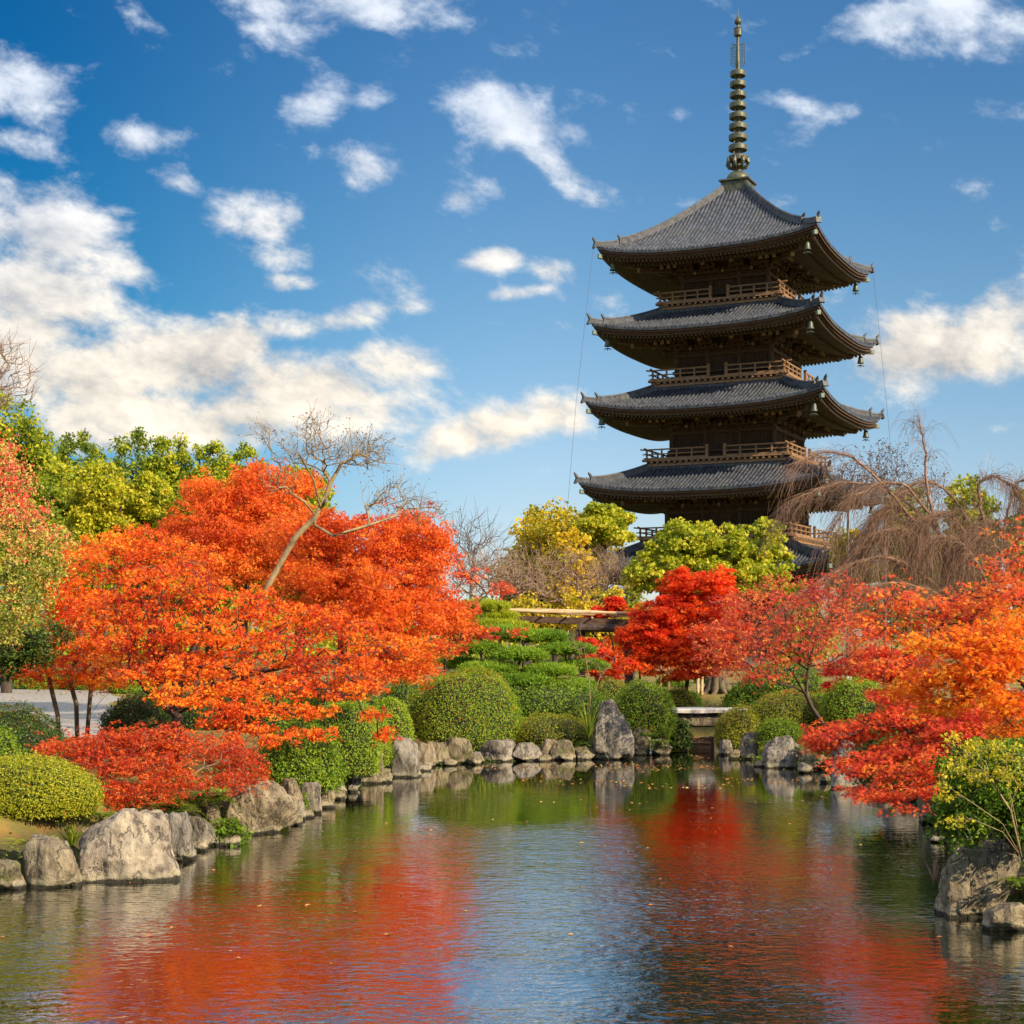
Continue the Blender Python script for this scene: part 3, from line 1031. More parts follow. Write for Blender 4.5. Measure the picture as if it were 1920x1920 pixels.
mb.lathe([(.12, 0), (.30, .05), (.34, .1), (.34, .62), (.38, .68), (.30, .74), (.1, .78)], 14, (0, 0, zpx(69)))
mb.build('drum', M['bronze'], spire)
mb = MB()
mb.lathe([(.10, 0), (.26, .1), (.32, .28), (.28, .46), (.14, .62), (.05, .85), (.02, 1.5)], 14, (0, 0, zpx(47)))
mb.build('jewel', M['bronze'], spire, smooth=True)
# ---- steel cables from the top corners down past the lower roofs
for q in (1, 3):
    mb = MB()
    for da in (.0,):
        pts = [[EAVE[5] + .25, -EAVE[5] - .25, TIP[5] - .5], [EAVE[3] + .6, -EAVE[3] - .6, TIP[3] - .6], [EAVE[1] + 1.0, -EAVE[1] - 1.0, 2.0]]
        mb.tube(rot4(pts, q), .014, 4)
    mb.build('lightning_cable', M['cable'], pag)
# ---- wind bells under the roof corners
cr, sr = math.cos(PA - math.pi / 4), math.sin(PA - math.pi / 4)
CN = {0: 'near', 1: 'right', 3: 'left'}
TN = {5: 'topmost', 4: 'second highest', 3: 'third highest', 2: 'lowest clearly visible'}
bell_proto = None
for k in (5, 4, 3, 2):
    for q in (3, 0, 1):
        d = EAVE[k] - 1.0
        zb = TIP[k] - .42 - UP
        z = zb + UP * (d / EAVE[k]) ** 2.8 - .62
        p = rot4([[d, -d, z]], q)[0]
        loc = [PC[0] + cr * p[0] - sr * p[1], PC[1] + sr * p[0] + cr * p[1], PC[2] + p[2]]
        if bell_proto is None:
            b = empty('wind_bell', loc)
            mb = MB()
            mb.tube([[0, 0, 0], [0, 0, -.30]], .03, 5)
            mb.lathe([(.06, -.28), (.16, -.32), (.20, -.45), (.23, -.72), (.30, -.92), (.27, -.94), (.20, -.72), (.10, -.4)], 12)
            mb.build('bell_body', M['bell'], b)
            mb = MB()
            mb.tube([[0, 0, -.7], [0, 0, -1.12]], .025, 5)
            mb.tube([[-.30, 0, -1.22], [-.14, 0, -1.10], [0, 0, -1.14], [.14, 0, -1.10], [.30, 0, -1.22]], [.03, .05, .06, .05, .03], 5)
            mb.tube([[0, -.30, -1.22], [0, 0, -1.14], [0, .30, -1.22]], [.03, .05, .03], 5)
            mb.build('clapper', M['bell'], b)
            bell_proto = b
        else:
            b = bell_proto.copy()
            COL.objects.link(b)
            b.location = loc
            for ch in bell_proto.children:
                c = ch.copy()
                COL.objects.link(c)
                c.parent = b
        tag(b, 'small bronze wind bell hanging under the %s corner of the %s pagoda roof' % (CN[q], TN[k]), 'bell', 'wind bells under the pagoda eaves')

# ------------------------------------------------------------------ leaves, branches, plants
def leaf_tpl(kind):
    """leaf outline in its own plane: x across, y along; returns vertices and quads"""
    if kind in ('maple5', 'maple3'):
        angs = [(-100, .62), (-50, .88), (0, 1.0), (50, .88), (100, .62)] if kind == 'maple5' else [(-62, .8), (0, 1.0), (62, .8)]
        wd = .15 if kind == 'maple5' else .2
        V, Q = [(0, 0, 0)], []
        for a, l in angs:
            a = math.radians(a)
            dx, dy = math.sin(a), math.cos(a)
            px, py = dy, -dx
            i = len(V)
            V += [(dx * l * .42 - px * wd, dy * l * .42 - py * wd, .05), (dx * l, dy * l, -.10), (dx * l * .42 + px * wd, dy * l * .42 + py * wd, .05)]
            Q.append((0, i, i + 1, i + 2))
        return np.array(V), np.array(Q)
    if kind == 'oval':
        return np.array([(0, -.5, 0), (.27, .02, .10), (0, .5, -.04), (-.27, .02, .10)]), np.array([(0, 1, 2, 3)])
    if kind == 'broad':
        return np.array([(0, -.5, 0), (.42, 0, .10), (0, .5, -.06), (-.42, 0, .10)]), np.array([(0, 1, 2, 3)])
    if kind == 'blade':
        return np.array([(0, 0, 0), (.05, .5, .0), (0, 1.0, 0), (-.05, .5, 0)]), np.array([(0, 1, 2, 3)])


def leaves(C, N, size, kind, spin=None):
    """a leaf of the given kind at every centre C, facing N"""
    T, Q = leaf_tpl(kind)
    n = len(C)
    N = N / (np.linalg.norm(N, axis=1)[:, None] + 1e-9)
    if spin is None:
        spin = R.normal(size=(n, 3))
    t = spin - (spin * N).sum(1)[:, None] * N
    t /= np.linalg.norm(t, axis=1)[:, None] + 1e-9
    b = np.cross(N, t)
    size = np.broadcast_to(size, (n,))
    V = C[:, None] + size[:, None, None] * (T[None, :, 0, None] * b[:, None] + T[None, :, 1, None] * t[:, None] + T[None, :, 2, None] * N[:, None])
    k = len(T)
    Fq = (Q[None] + (np.arange(n) * k)[:, None, None]).reshape(-1, 4)
    return V.reshape(-1, 3), Fq, k


def fbm(Pt, freq, seed=0.0):
    """cheap smooth pseudo-noise in about -1..1 for arrays of points"""
    x, y, z = (Pt * freq).T + seed
    return (np.sin(x * 1.0 + 1.7 * np.sin(y * .9 + seed)) + np.sin(y * 1.13 + 1.5 * np.sin(z * 1.07 + 2.1)) + np.sin(z * .97 + 1.6 * np.sin(x * 1.21 + .6))) / 3


def clump_pts(clumps, n, shell=.45):
    """points in a crown made of ellipsoid masses given as (px, py, D, rx px, ry px, depth m, weight)"""
    w = np.array([c[6] if len(c) > 6 else c[3] * c[4] for c in clumps], float)
    cnt = np.maximum(1, np.round(n * w / w.sum())).astype(int)
    out = []
    for c, k in zip(clumps, cnt):
        d = R.normal(size=(k, 3))
        d /= np.linalg.norm(d, axis=1)[:, None]
        r = shell + (1 - shell) * R.random(k) ** .7
        rad = np.array([c[3] / F * c[2], c[5], c[4] / F * c[2]])
        out.append(P(c[0], c[1], c[2]) + d * r[:, None] * rad)
    return np.concatenate(out)


def grow(trunks, tips, alpha=.35, sag=.0, jit=.05, rtip=.006, power=.42, rmax=None, steps=5):
    """branches that lead from the trunk lines to every tip; returns polylines with radii"""
    pos, par, plen = [], [], []
    for tr in trunks:
        tr = np.asarray(tr, float)
        segs = []
        for a, b in zip(tr[:-1], tr[1:]):
            m_ = max(2, int(np.linalg.norm(b - a) / .25))
            segs += [a + (b - a) * i / m_ for i in range(m_)]
        segs.append(tr[-1])
        prev = -1
        if pos:
            d0 = [np.linalg.norm(q - segs[0]) for q in pos]
            if min(d0) < .15:
                prev = int(np.argmin(d0))
        for p in segs:
            pos.append(p)
            par.append(prev)
            plen.append(0 if prev < 0 else plen[prev] + np.linalg.norm(p - pos[prev]))
            prev = len(pos) - 1
    ntr = len(pos)
    mx = ntr + len(tips) * steps + 5
    A = np.zeros((mx, 3))
    A[:ntr] = pos
    PL = np.zeros(mx)
    PL[:ntr] = plen
    PR = np.full(mx, -1)
    PR[:ntr] = par
    n = ntr
    root = A[:ntr].mean(0)
    order = np.argsort(np.linalg.norm(tips - root, axis=1))
    start = max(0, int(ntr * .25))
    for ti in order:
        t = tips[ti]
        d = np.linalg.norm(A[start:n] - t, axis=1)
        i = start + int(np.argmin(d + alpha * PL[start:n]))
        a = A[i]
        L = np.linalg.norm(t - a)
        pd = A[i] - A[PR[i]] if PR[i] >= 0 else np.array([0, 0, 1.])
        pd = pd / (np.linalg.norm(pd) + 1e-9)
        c = a + pd * L * .28 + (t - a) * .30 + R.normal(size=3) * jit * L
        prev = i
        k = steps if L > .35 else 2
        for s_ in range(1, k + 1):
            f = s_ / k
            q = (1 - f) ** 2 * a + 2 * f * (1 - f) * c + f * f * t
            q = q + R.normal(size=3) * jit * .25 * L * (1 if s_ < k else 0)
            q[2] -= sag * L * f * (1 - f)
            A[n] = q
            PR[n] = prev
            PL[n] = PL[prev] + np.linalg.norm(q - A[prev])
            prev = n
            n += 1
    # pipe model: radius from the number of tips carried
    cnt = np.zeros(n)
    child = [[] for _ in range(n)]
    for i in range(n):
        if PR[i] >= 0:
            child[PR[i]].append(i)
    for i in range(n - 1, -1, -1):
        if not child[i]:
            cnt[i] = 1
        if PR[i] >= 0:
            cnt[PR[i]] += cnt[i]
    # nodes are appended after their parents, so one backward pass is enough
    rad = rtip * cnt ** power
    if rmax is not None:
        rad = np.minimum(rad, rmax)
    paths, seen = [], np.zeros(n, bool)
    for i in range(n):
        if seen[i]:
            continue
        path = [PR[i], i] if PR[i] >= 0 else [i]
        seen[i] = True
        j = i
        while child[j]:
            nx = [c for c in child[j] if not seen[c]]
            if not nx:
                break
            j = max(nx, key=lambda c: cnt[c])
            seen[j] = True
            path.append(j)
        if len(path) < 2:
            continue
        rr = rad[path].copy()
        if PR[i] >= 0:
            rr[0] = min(rr[0], rr[1] * 1.25)
        paths.append((A[path], rr))
    return paths


def paths_mesh(paths, flare=None):
    V, Fq, n = [], [], 0
    for pts, rad in paths:
        k = 9 if rad[0] > .06 else (5 if rad[0] > .015 else 3)
        v_, f_, _ = tube_np(pts, rad, k)
        V.append(v_)
        Fq.append(f_ + n)
        n += len(v_)
    return np.concatenate(V), np.concatenate(Fq)


def spray(tips, per, kind, size, pad, up=.75, droop=.35, tipdir=None):
    """flat sprays of leaves round every twig end"""
    n = len(tips)
    k = n * per
    d = R.normal(size=(k, 3))
    d /= np.linalg.norm(d, axis=1)[:, None]
    r = R.random(k) ** .5
    psc = (.7 + .6 * R.random(n)).repeat(per)
    off = d * r[:, None] * np.array([pad[0], pad[0], pad[1]]) * psc[:, None]
    rr = np.hypot(off[:, 0], off[:, 1])
    off[:, 2] -= droop * rr * rr / pad[0]
    C = tips.repeat(per, axis=0) + off
    N = R.normal(size=(k, 3)) * (1 - up) * 1.4
    N[:, 2] += up
    N[:, :2] += off[:, :2] / pad[0] * .35
    return C, N, size * (.7 + .6 * R.random(k))


def add_tips(tips, k, sp):
    """secondary twig ends scattered round the first ones"""
    return np.concatenate([tips] + [tips + R.normal(size=tips.shape) * np.array(sp) for _ in range(k)])


def plant_tree(name, label, cat, base, trunks, clumps, n_tips, per, kind, size, pad, leafm, bark='bark', tint=(.5, .3, .18), freq=1.2,
               group=None, rtip=.006, rmax=None, extra=0, extra_sp=(.2, .2, .1), up=.7, droop=.35, alpha=.35, sag=0., shell=.4, power=.42, tfun=None, bare=0.0, tipvar=.19):
    base = np.asarray(base, float)
    o = empty(name, base)
    tag(o, label, cat, group)
    tips = clump_pts(clumps, n_tips, shell)
    tips[:, 2] = np.maximum(tips[:, 2], ground_z(tips[:, 0], tips[:, 1]).clip(0.05) + .12)
    paths = grow(trunks, tips, alpha, sag, rtip=rtip, rmax=rmax, power=power)
    V, Fq = paths_mesh(paths)
    mk('trunk', V - base, [Fq], M[bark], o, smooth=True)
    if per:
        lt = tips if not bare else tips[R.random(len(tips)) > bare]
        if extra:
            lt = add_tips(lt, extra, extra_sp)
        C, N, S = spray(lt, per, kind, size, pad, up, droop)
        keep = C[:, 2] > .06
        C, N, S = C[keep], N[keep], S[keep]
        V, Fq, k = leaves(C, N, S, kind)
        tv = tint[0] + tint[1] * fbm(C, freq, seed=len(label) * .37) + R.normal(size=len(C)) * tint[2] + (R.normal(size=len(lt)) * tipvar).repeat(per)[keep]
        if tfun is not None:
            tv = tv + tfun(C)
        mk('crown', V - base, [Fq], M[leafm], o, attrs={'tint': np.clip(tv, 0, 1).repeat(k)})
    return o


def bush(name, label, cx, w, ytop, D, leafm, n, size, depth=None, zbase=None, flat=2.6, tint=(.45, .15, .2), group=None, lump=.085, top_spots=0.0, core=(.020, .030, .010), kind='oval', cat='bush', shag=.028, ragged=0.03):
    """a clipped dome: dark twiggy heart and a skin of small leaves, one mesh"""
    c = P(cx, ytop, D)
    rx = w / 2 / F * D
    ry = depth if depth else rx * .9
    zb = zbase if zbase is not None else float(ground_z(np.array([c[0]]), np.array([c[1]]))[0].clip(.55)) - .1
    h = c[2] - zb
    loc = np.array([c[0], c[1], zb])
    def dome(u_, v_):
        e = 2 / flat
        cu_, su_ = np.cos(u_), np.sin(u_)
        cv_, sv_ = np.cos(v_), np.sin(v_)
        X = np.sign(cu_) * np.abs(cu_) ** .95 * cv_ ** .96
        Y = np.sign(su_) * np.abs(su_) ** .95 * cv_ ** .96
        Zz = np.sign(sv_) * np.abs(sv_) ** .97
        B = np.stack([X * rx, Y * ry, np.where(Zz > 0, .34 * h + Zz * .66 * h, .34 * h + Zz * .62 * h)], -1)
        l = 1 + lump * fbm(B.reshape(-1, 3) + loc, 3.2 / max(rx, .4), 1.3).reshape(X.shape) + lump * .6 * fbm(B.reshape(-1, 3) + loc, 7.5 / max(rx, .4), 4.1).reshape(X.shape)
        return B * l[..., None]
    uu, vv = np.meshgrid(np.linspace(0, 2 * math.pi, 29), np.linspace(-.62, math.pi / 2 - .001, 16), indexing='ij')
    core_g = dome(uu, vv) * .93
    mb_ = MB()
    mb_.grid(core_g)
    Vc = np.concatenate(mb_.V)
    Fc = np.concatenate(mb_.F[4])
    uu = R.random(n) * 2 * math.pi
    vv = np.arcsin(-.5 + 1.5 * R.random(n).clip(0, .9995))
    C = dome(uu, vv)
    e = .01
    N = np.cross(dome(uu + e, vv) - C, dome(uu, np.minimum(vv + e, 1.5705)) - C)
    N /= np.linalg.norm(N, axis=1)[:, None] + 1e-9
    C = C + N * (R.normal(size=n) * shag + shag * .4)[:, None]
    if ragged:
        C = C + N * (np.abs(R.normal(size=n)) * ragged * (R.random(n) < .35))[:, None]
    Nl = N + R.normal(size=(n, 3)) * .75 + [0, 0, .25]
    V, Fq, k = leaves(C, Nl, size * (.65 + .7 * R.random(n)), kind)
    tv = tint[0] + tint[1] * fbm(C, 2.2, cx * .01) + R.normal(size=n) * tint[2]
    if top_spots:
        hit = R.random(n) < top_spots * np.clip(C[:, 2] / h, 0, 1) ** 2 * (fbm(C, 6, 2.) > -.1)
        tv[hit] = 1.0
    tv = np.clip(tv, 0, 1)
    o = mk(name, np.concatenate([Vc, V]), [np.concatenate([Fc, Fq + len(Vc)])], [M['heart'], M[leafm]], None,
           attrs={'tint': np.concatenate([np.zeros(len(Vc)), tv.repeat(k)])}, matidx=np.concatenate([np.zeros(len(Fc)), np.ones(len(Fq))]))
    o.location = loc
    return tag(o, label, cat, group)


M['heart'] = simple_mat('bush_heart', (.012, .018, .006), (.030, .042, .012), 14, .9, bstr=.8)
ICO = {}


def ico(n):
    if n not in ICO:
        import bmesh
        bm = bmesh.new()
        bmesh.ops.create_icosphere(bm, subdivisions=n, radius=1)
        bm.verts.ensure_lookup_table()
        V = np.array([v_.co[:] for v_ in bm.verts])
        Fc = np.array([[v_.index for v_ in f.verts] for f in bm.faces])
        bm.free()
        ICO[n] = (V, Fc)
    return ICO[n]


def rock(label, x0, x1, yt, yb, D=None, mat='rock_tan', seed=0, depth=.8, facets=11, lean=0.0, taper=.14, peak=0.0, sub=5, group='rocks edging the pond', rough=1.0, tall=False, name='rock', zbot=None):
    """a boulder filling the given outline, cut by flat facets and roughened, its foot under the water"""
    if D is None:
        D = F * EYE / (yb - HZ)
    rs = np.random.default_rng(1000 + seed * 17 + int(abs(x0)))
    d, Fc = ico(sub)
    nrm = rs.normal(size=(facets, 3))
    nrm /= np.linalg.norm(nrm, axis=1)[:, None]
    hgt = .62 + .36 * rs.random(facets)
    nrm = np.concatenate([nrm, np.eye(3), -np.eye(3)])
    hgt = np.concatenate([hgt, [.98, .98, .74, .98, .98, .98]])
    q = np.maximum(d @ nrm.T, 0) / hgt
    r = 1.0 / (np.sum(q ** 20, axis=1) ** (1 / 20))
    V = d * r[:, None]
    off = rs.random(3) * 40
    disp = np.array([mnoise.fractal(Vector((p * 1.5 + off)), .9, 2.1, 6) for p in V]) * .15
    rid = np.array([mnoise.ridged_multi_fractal(Vector((p * np.array([2.1, 2.1, .9]) + off)), .9, 2.2, 4, 1.0, 2.0) for p in V]) * .05
    V = V * (1 + (disp - rid * .8) * rough)[:, None]
    V = V - V.min(0)
    V = V / V.max(0)                                   # unit box
    V[:, :2] = .5 + (V[:, :2] - .5) * (1 - taper * V[:, 2:3] ** 2.2)
    V[:, 0] += peak * V[:, 2] ** 1.5
    V = (V - V.min(0)) / (V.max(0) - V.min(0))
    wd = (x1 - x0) / F * D
    ht = (yb - yt) / F * D
    sink = .22 if zbot is None else 0
    hz_ = ht / (1 - sink)
    V = (V - [.5, .5, 0]) * [wd, max(wd * depth, ht * .55), hz_]
    V[:, 0] += lean * (V[:, 2] - hz_ * .5)
    c = P((x0 + x1) / 2, yb, D)
    loc = np.array([c[0], c[1] + max(wd * depth, ht * .55) * .32, c[2] - hz_ * sink])
    o = mk(name, V, [Fc], M[mat], None, smooth=True)
    o.location = loc
    return tag(o, label, 'rock', group)


def fern(label, px, py, D, size, n=9, leafm='fern', group='ferns along the bank', tint=.5, name='fern', face=0.0):
    b = P(px, py, D)
    V, Fq, Tn, nv = [], [], [], 0
    stems = []
    for i in range(n):
        a = R.random() * 2 * math.pi if i else -1.5
        l = size * (.75 + .5 * R.random())
        out = .62 + .3 * R.random()
        t = np.linspace(0, 1, 13)
        pts = np.stack([math.cos(a) * l * out * t, math.sin(a) * l * out * t, l * (.85 * t - .95 * t ** 2.1)], -1)
        stems.append((pts, np.linspace(.006, .002, 13) * size * 2))
        C, N, S, sp = [], [], [], []
        side = np.array([-math.sin(a), math.cos(a), 0])
        for j in range(2, 13):
            ll = l * .26 * math.sin(math.pi * min(1, (j / 12) * .86 + .14)) + .01
            for sg in (-1, 1):
                dv = side * sg + np.array([math.cos(a), math.sin(a), -.1]) * .45
                C.append(pts[j])
                N.append(np.array([0, 0, 1.]) + R.normal(size=3) * .15)
                S.append(ll)
                sp.append(dv)
        C, N, S, sp = map(np.array, (C, N, S, sp))
        v_, f_, k = leaves_blade(C, N, S, sp, .16)
        V.append(v_)
        Fq.append(f_ + nv)
        nv += len(v_)
        Tn.append(np.full(len(v_), np.clip(tint + R.normal() * .15, 0, 1)))
    vs_, fs_ = paths_mesh(stems)
    V.append(vs_)
    Fq.append(fs_ + nv)
    Tn.append(np.full(len(vs_), .2))
    o = mk(name, np.concatenate(V), [np.concatenate(Fq)], M[leafm], None, attrs={'tint': np.concatenate(Tn)})
    o.location = b
    return tag(o, label, 'fern', group)


def leaves_blade(C, N, S, sp, wd):
    T = np.array([(0, 0, 0), (wd, .4, .0), (0, 1.0, -.05), (-wd, .4, 0)])
    N = N / np.linalg.norm(N, axis=1)[:, None]
    t = sp - (sp * N).sum(1)[:, None] * N
    t /= np.linalg.norm(t, axis=1)[:, None]
    b = np.cross(N, t)
    V = C[:, None] + S[:, None, None] * (T[None, :, 0, None] * b[:, None] + T[None, :, 1, None] * t[:, None] + T[None, :, 2, None] * N[:, None])
    n = len(C)
    return V.reshape(-1, 3), (np.arange(4)[None] + (np.arange(n) * 4)[:, None]), 4


def grass_tuft(label, px, py, D, size, n=40, leafm='fern', tint=.6, group='tufts of long grass by the water', spread=.5, name='grass_tuft', wd=.012):
    b = P(px, py, D)
    V, Fq, Tn, nv = [], [], [], 0
    for i in range(n):
        a = R.random() * 2 * math.pi
        l = size * (.6 + .5 * R.random())
        o_ = spread * R.random()
        t = np.linspace(0, 1, 6)
        c = np.stack([math.cos(a) * l * (o_ * t + .35 * o_ * t * t), math.sin(a) * l * (o_ * t + .35 * o_ * t * t), l * (t - .42 * o_ * t ** 2.2)], -1)
        sd = np.array([-math.sin(a), math.cos(a), 0]) * wd * np.array([.8, 1, 1, .8, .5, .05])[:, None]
        v_ = np.stack([c - sd, c + sd], 1).reshape(-1, 3)
        i_ = np.arange(6) * 2
        V.append(v_)
        Fq.append(np.stack([i_[:-1], i_[:-1] + 1, i_[1:] + 1, i_[1:]], -1) + nv)
        nv += len(v_)
        Tn.append(np.full(len(v_), np.clip(tint + R.normal() * .2, 0, 1)))
    o = mk(name, np.concatenate(V), [np.concatenate(Fq)], M[leafm], None, attrs={'tint': np.concatenate(Tn)})
    o.location = b
    return tag(o, label, 'grass', group)


def T(*pts):
    return [P(*p) for p in pts]


# ------------------------------------------------------------------ far trees
def far_tree(name, label, px, ytop, ybot, w, D, leafm, n=260, per=26, size=.34, tint=(.5, .25, .2), group='trees rising behind the garden', lumps=6, cat='tree', bark='bark_dark', seed=0, pad=None, kind='broad', ground=.8):
    """a broad crown of several lobes on a short trunk"""
    rs = np.random.default_rng(seed + int(px))
    cl = []
    hh = (ybot - ytop)
    for i in range(lumps):
        fx = rs.uniform(-1, 1)
        fy = rs.uniform(0, 1)
        rx = w * rs.uniform(.24, .36)
        ry = hh * rs.uniform(.13, .22)
        x = px + fx * (w / 2 - rx) * (1 - .35 * (1 - fy) ** 2)
        y = ytop + ry + fy * (hh - 2 * ry) + abs(fx) * hh * .22
        cl.append((x, min(y, ybot - ry * .5), D + rs.uniform(-1, 1) * w / F * D * .3, rx, ry, rx / F * D))
    cl.append((px, ytop + hh * .22, D, w * .24, hh * .22, w * .24 / F * D))
    cl.append((px, ytop + hh * .6, D, w * .34, hh * .3, w * .3 / F * D))
    b = P(px, HZ, D)
    b[2] = ground
    top = P(px, ytop + hh * .35, D)
    mid = P(px + w * .02, ytop + hh * .8, D)
    wm = w / F * D
    return plant_tree(name, label, cat, b, [[b, mid, top]], cl, n, per, kind, size, pad or (wm * .085, wm * .06), leafm, bark, tint, freq=5.0 / wm, group=group,
                      rtip=.02, up=.45, droop=.1, shell=.55, rmax=.3)


# the grove along the left horizon
GR = [
    ('evergreen_tree', 'dark green evergreen just left of the tall rounded one in the grove', 150, 803, 1130, 100, 76, 'grove', (.30, .2, .18)),
    ('evergreen_tree', 'tall rounded dark evergreen at the middle of the left grove', 248, 806, 1130, 112, 78, 'grove', (.30, .2, .18)),
    ('evergreen_tree', 'pointed green evergreen just right of the tall rounded one', 318, 808, 1130, 90, 77, 'grove', (.42, .2, .18)),
    ('evergreen_tree', 'bushy yellow green evergreen left of the leaning bare tree', 392, 822, 1130, 100, 76, 'grove', (.45, .2, .18)),
    ('evergreen_tree', 'lower green evergreen close to the left fork of the bare tree', 455, 832, 1130, 95, 78, 'grove', (.42, .2, .18)),
    ('evergreen_tree', 'golden green tree showing through the bare branches of the leaning tree', 560, 872, 1130, 120, 70, 'camphor', (.5, .25, .2)),
    ('evergreen_tree', 'dense olive green evergreen tallest at the left edge of the picture', 12, 728, 1120, 150, 62, 'grove', (.40, .2, .18)),
    ('evergreen_tree', 'bright yellow green feathery tree below the tall left evergreen', 95, 822, 1130, 110, 70, 'camphor', (.5, .2, .2)),
    ('evergreen_tree', 'feathery yellow tree with upright twigs in front of the dark evergreens', 185, 858, 1130, 120, 66, 'camphor', (.72, .2, .2)),
    ('evergreen_tree', 'slim golden tree between two dark evergreens above the maples', 285, 880, 1130, 90, 66, 'camphor', (.72, .2, .2)),
    ('evergreen_tree', 'olive tree at the foot of the grove left of the orange peak', 365, 900, 1130, 95, 64, 'camphor', (.40, .2, .2)),
]
for i, (nm, lb, px, yt, yb, w, D, lm, tn) in enumerate(GR):
    far_tree(nm, lb, px, yt, yb, w * 1.8, D, lm, n=640, per=56, size=.145, tint=tn, seed=i * 7 + 3, group='trees of the left grove', lumps=9)
far_tree('golden_tree', 'wide yellow and green tree at the left foot of the pagoda', 1040, 940, 1180, 300, 100, 'gold', 620, 44, .24, (.42, .35, .2), lumps=10, seed=4)
far_tree('golden_tree', 'green topped yellow tree touching the lowest pagoda eave on its left', 1130, 945, 1020, 140, 97, 'camphor', 460, 46, .23, (.62, .3, .2), lumps=7, seed=9)
far_tree('golden_tree', 'bright yellow low tree in front of the green topped one', 1070, 990, 1180, 140, 92, 'gold', 340, 42, .23, (.75, .2, .2), lumps=6, seed=12)
far_tree('evergreen_tree', 'green and yellow tree behind the weeping branches at right', 1815, 886, 1180, 160, 98, 'camphor', 520, 44, .23, (.42, .35, .2), lumps=8, seed=5)
far_tree('evergreen_tree', 'small dark green tree at the right edge behind the weeping tree', 1925, 915, 1180, 110, 96, 'grove', 380, 42, .23, (.42, .3, .2), lumps=6, seed=6)
far_tree('evergreen_tree', 'olive tree low behind the brown weeping twigs beside the pagoda', 1700, 905, 1180, 170, 104, 'grove', 400, 38, .23, (.38, .3, .2), lumps=7, seed=8)
far_tree('golden_tree', 'small yellow tree half hidden right of the pagoda base', 1590, 985, 1180, 130, 108, 'gold', 240, 38, .23, (.4, .3, .2), lumps=5, seed=14)
far_tree('evergreen_tree', 'yellow green tree behind the purple maple, low and wide', 1500, 1095, 1260, 160, 72, 'camphor', 160, 28, .26, (.75, .2, .2), lumps=6, seed=15)

# the round-headed green tree before the pagoda
b = P(1345, 1302, 61.5)
b[2] = .78
plant_tree('laurel_tree', 'fresh green round headed tree with thick flared trunk below the pagoda', 'tree', b,
           [[b, P(1348, 1240, 61.5), P(1345, 1180, 61.5), P(1335, 1090, 61.5)], T((1345, 1180, 61.5), (1280, 1110, 61), (1240, 1070, 61)), T((1345, 1180, 61.5), (1410, 1110, 62), (1440, 1060, 62))],
           [(1330, 1015, 61, 75, 36, 1.6), (1250, 1035, 61, 62, 34, 1.5), (1410, 1025, 62, 62, 38, 1.5), (1215, 1080, 60, 42, 30, 1.3), (1455, 1060, 62, 32, 34, 1.2), (1290, 1075, 60, 70, 36, 1.4), (1390, 1085, 60, 70, 36, 1.4), (1330, 1060, 62, 110, 60, 2.2), (1480, 1110, 62, 30, 30, 1.0), (1270, 990, 61, 30, 15, .7), (1440, 995, 62, 30, 18, .7)],
           520, 46, 'broad', .17, (.34, .20), 'camphor', 'bark_dark', (.62, .25, .22), freq=2.6, rtip=.011, power=.44, up=.5, droop=.2, shell=.6)
mb = MB()
bl = b
for i in range(9):
    a = i * 2 * math.pi / 9 + .2
    mb.tube(np.array([bl + [.20 * math.cos(a), .20 * math.sin(a), .75], bl + [.38 * math.cos(a), .38 * math.sin(a), .22], bl + [.75 * math.cos(a), .75 * math.sin(a), -.06]]), [.17, .15, .07], 7)
mb.tube(np.array([bl + [0, 0, -.1], bl + [0, 0, .6], bl + [0.03, 0, 1.4], bl + [.03, 0, 2.4], bl + [0, 0, 3.2]]), [.42, .36, .30, .25, .18], 14)
tr = [o for o in bpy.data.objects if o.name.startswith('laurel_tree')][0]
mk('root_flare', np.concatenate(mb.V) - b, [np.concatenate(f) for f in mb.F.values()], M['bark'], tr, smooth=True)

# ------------------------------------------------------------------ bare trees
def bare_tree(name, label, base, trunks, clumps, n, bark='twig', rtip=.008, power=.40, leafm=None, per=0, size=.05, alpha=.25, twigs=3, tl=.5, up=.25, cat='bare tree', group=None, rmax=None, pad=(.15, .15), tint=(.5, .2, .25), sag=0., spread=.55):
    base = np.asarray(base, float)
    o = empty(name, base)
    tag(o, label, cat, group)
    tips = clump_pts(clumps, n, .35)
    tips[:, 2] = np.maximum(tips[:, 2], 1.0)
    paths = grow(trunks, tips, alpha, sag, rtip=rtip, power=power, rmax=rmax, jit=.07)
    ends = []
    extra_ = []
    for pts, rad in paths:
        d = pts[-1] - pts[-2]
        d /= np.linalg.norm(d) + 1e-9
        for _ in range(twigs):
            s = pts[-1] if R.random() < .5 else pts[max(0, len(pts) - 1 - int(R.integers(1, 4)))]
            e = d + R.normal(size=3) * spread + [0, 0, up]
            e = e / np.linalg.norm(e) * tl * (.5 + R.random())
            m_ = s + e * .5 + R.normal(size=3) * tl * .06
            extra_.append((np.array([s, m_, s + e]), np.array([rtip * .8, rtip * .65, rtip * .4])))
            ends.append(s + e)
    V, Fq = paths_mesh(paths + extra_)
    mk('trunk', V - base, [Fq], M[bark], o, smooth=True)
    if per:
        C, N, S = spray(np.array(ends), per, 'oval', size, pad, .2, .0)
        V, Fq, k = leaves(C, N, S, 'oval')
        tv = np.clip(tint[0] + tint[1] * fbm(C, 1.5) + R.normal(size=len(C)) * tint[2], 0, 1)
        mk('crown', V - base, [Fq], M[leafm], o, attrs={'tint': tv.repeat(k)})
    return o


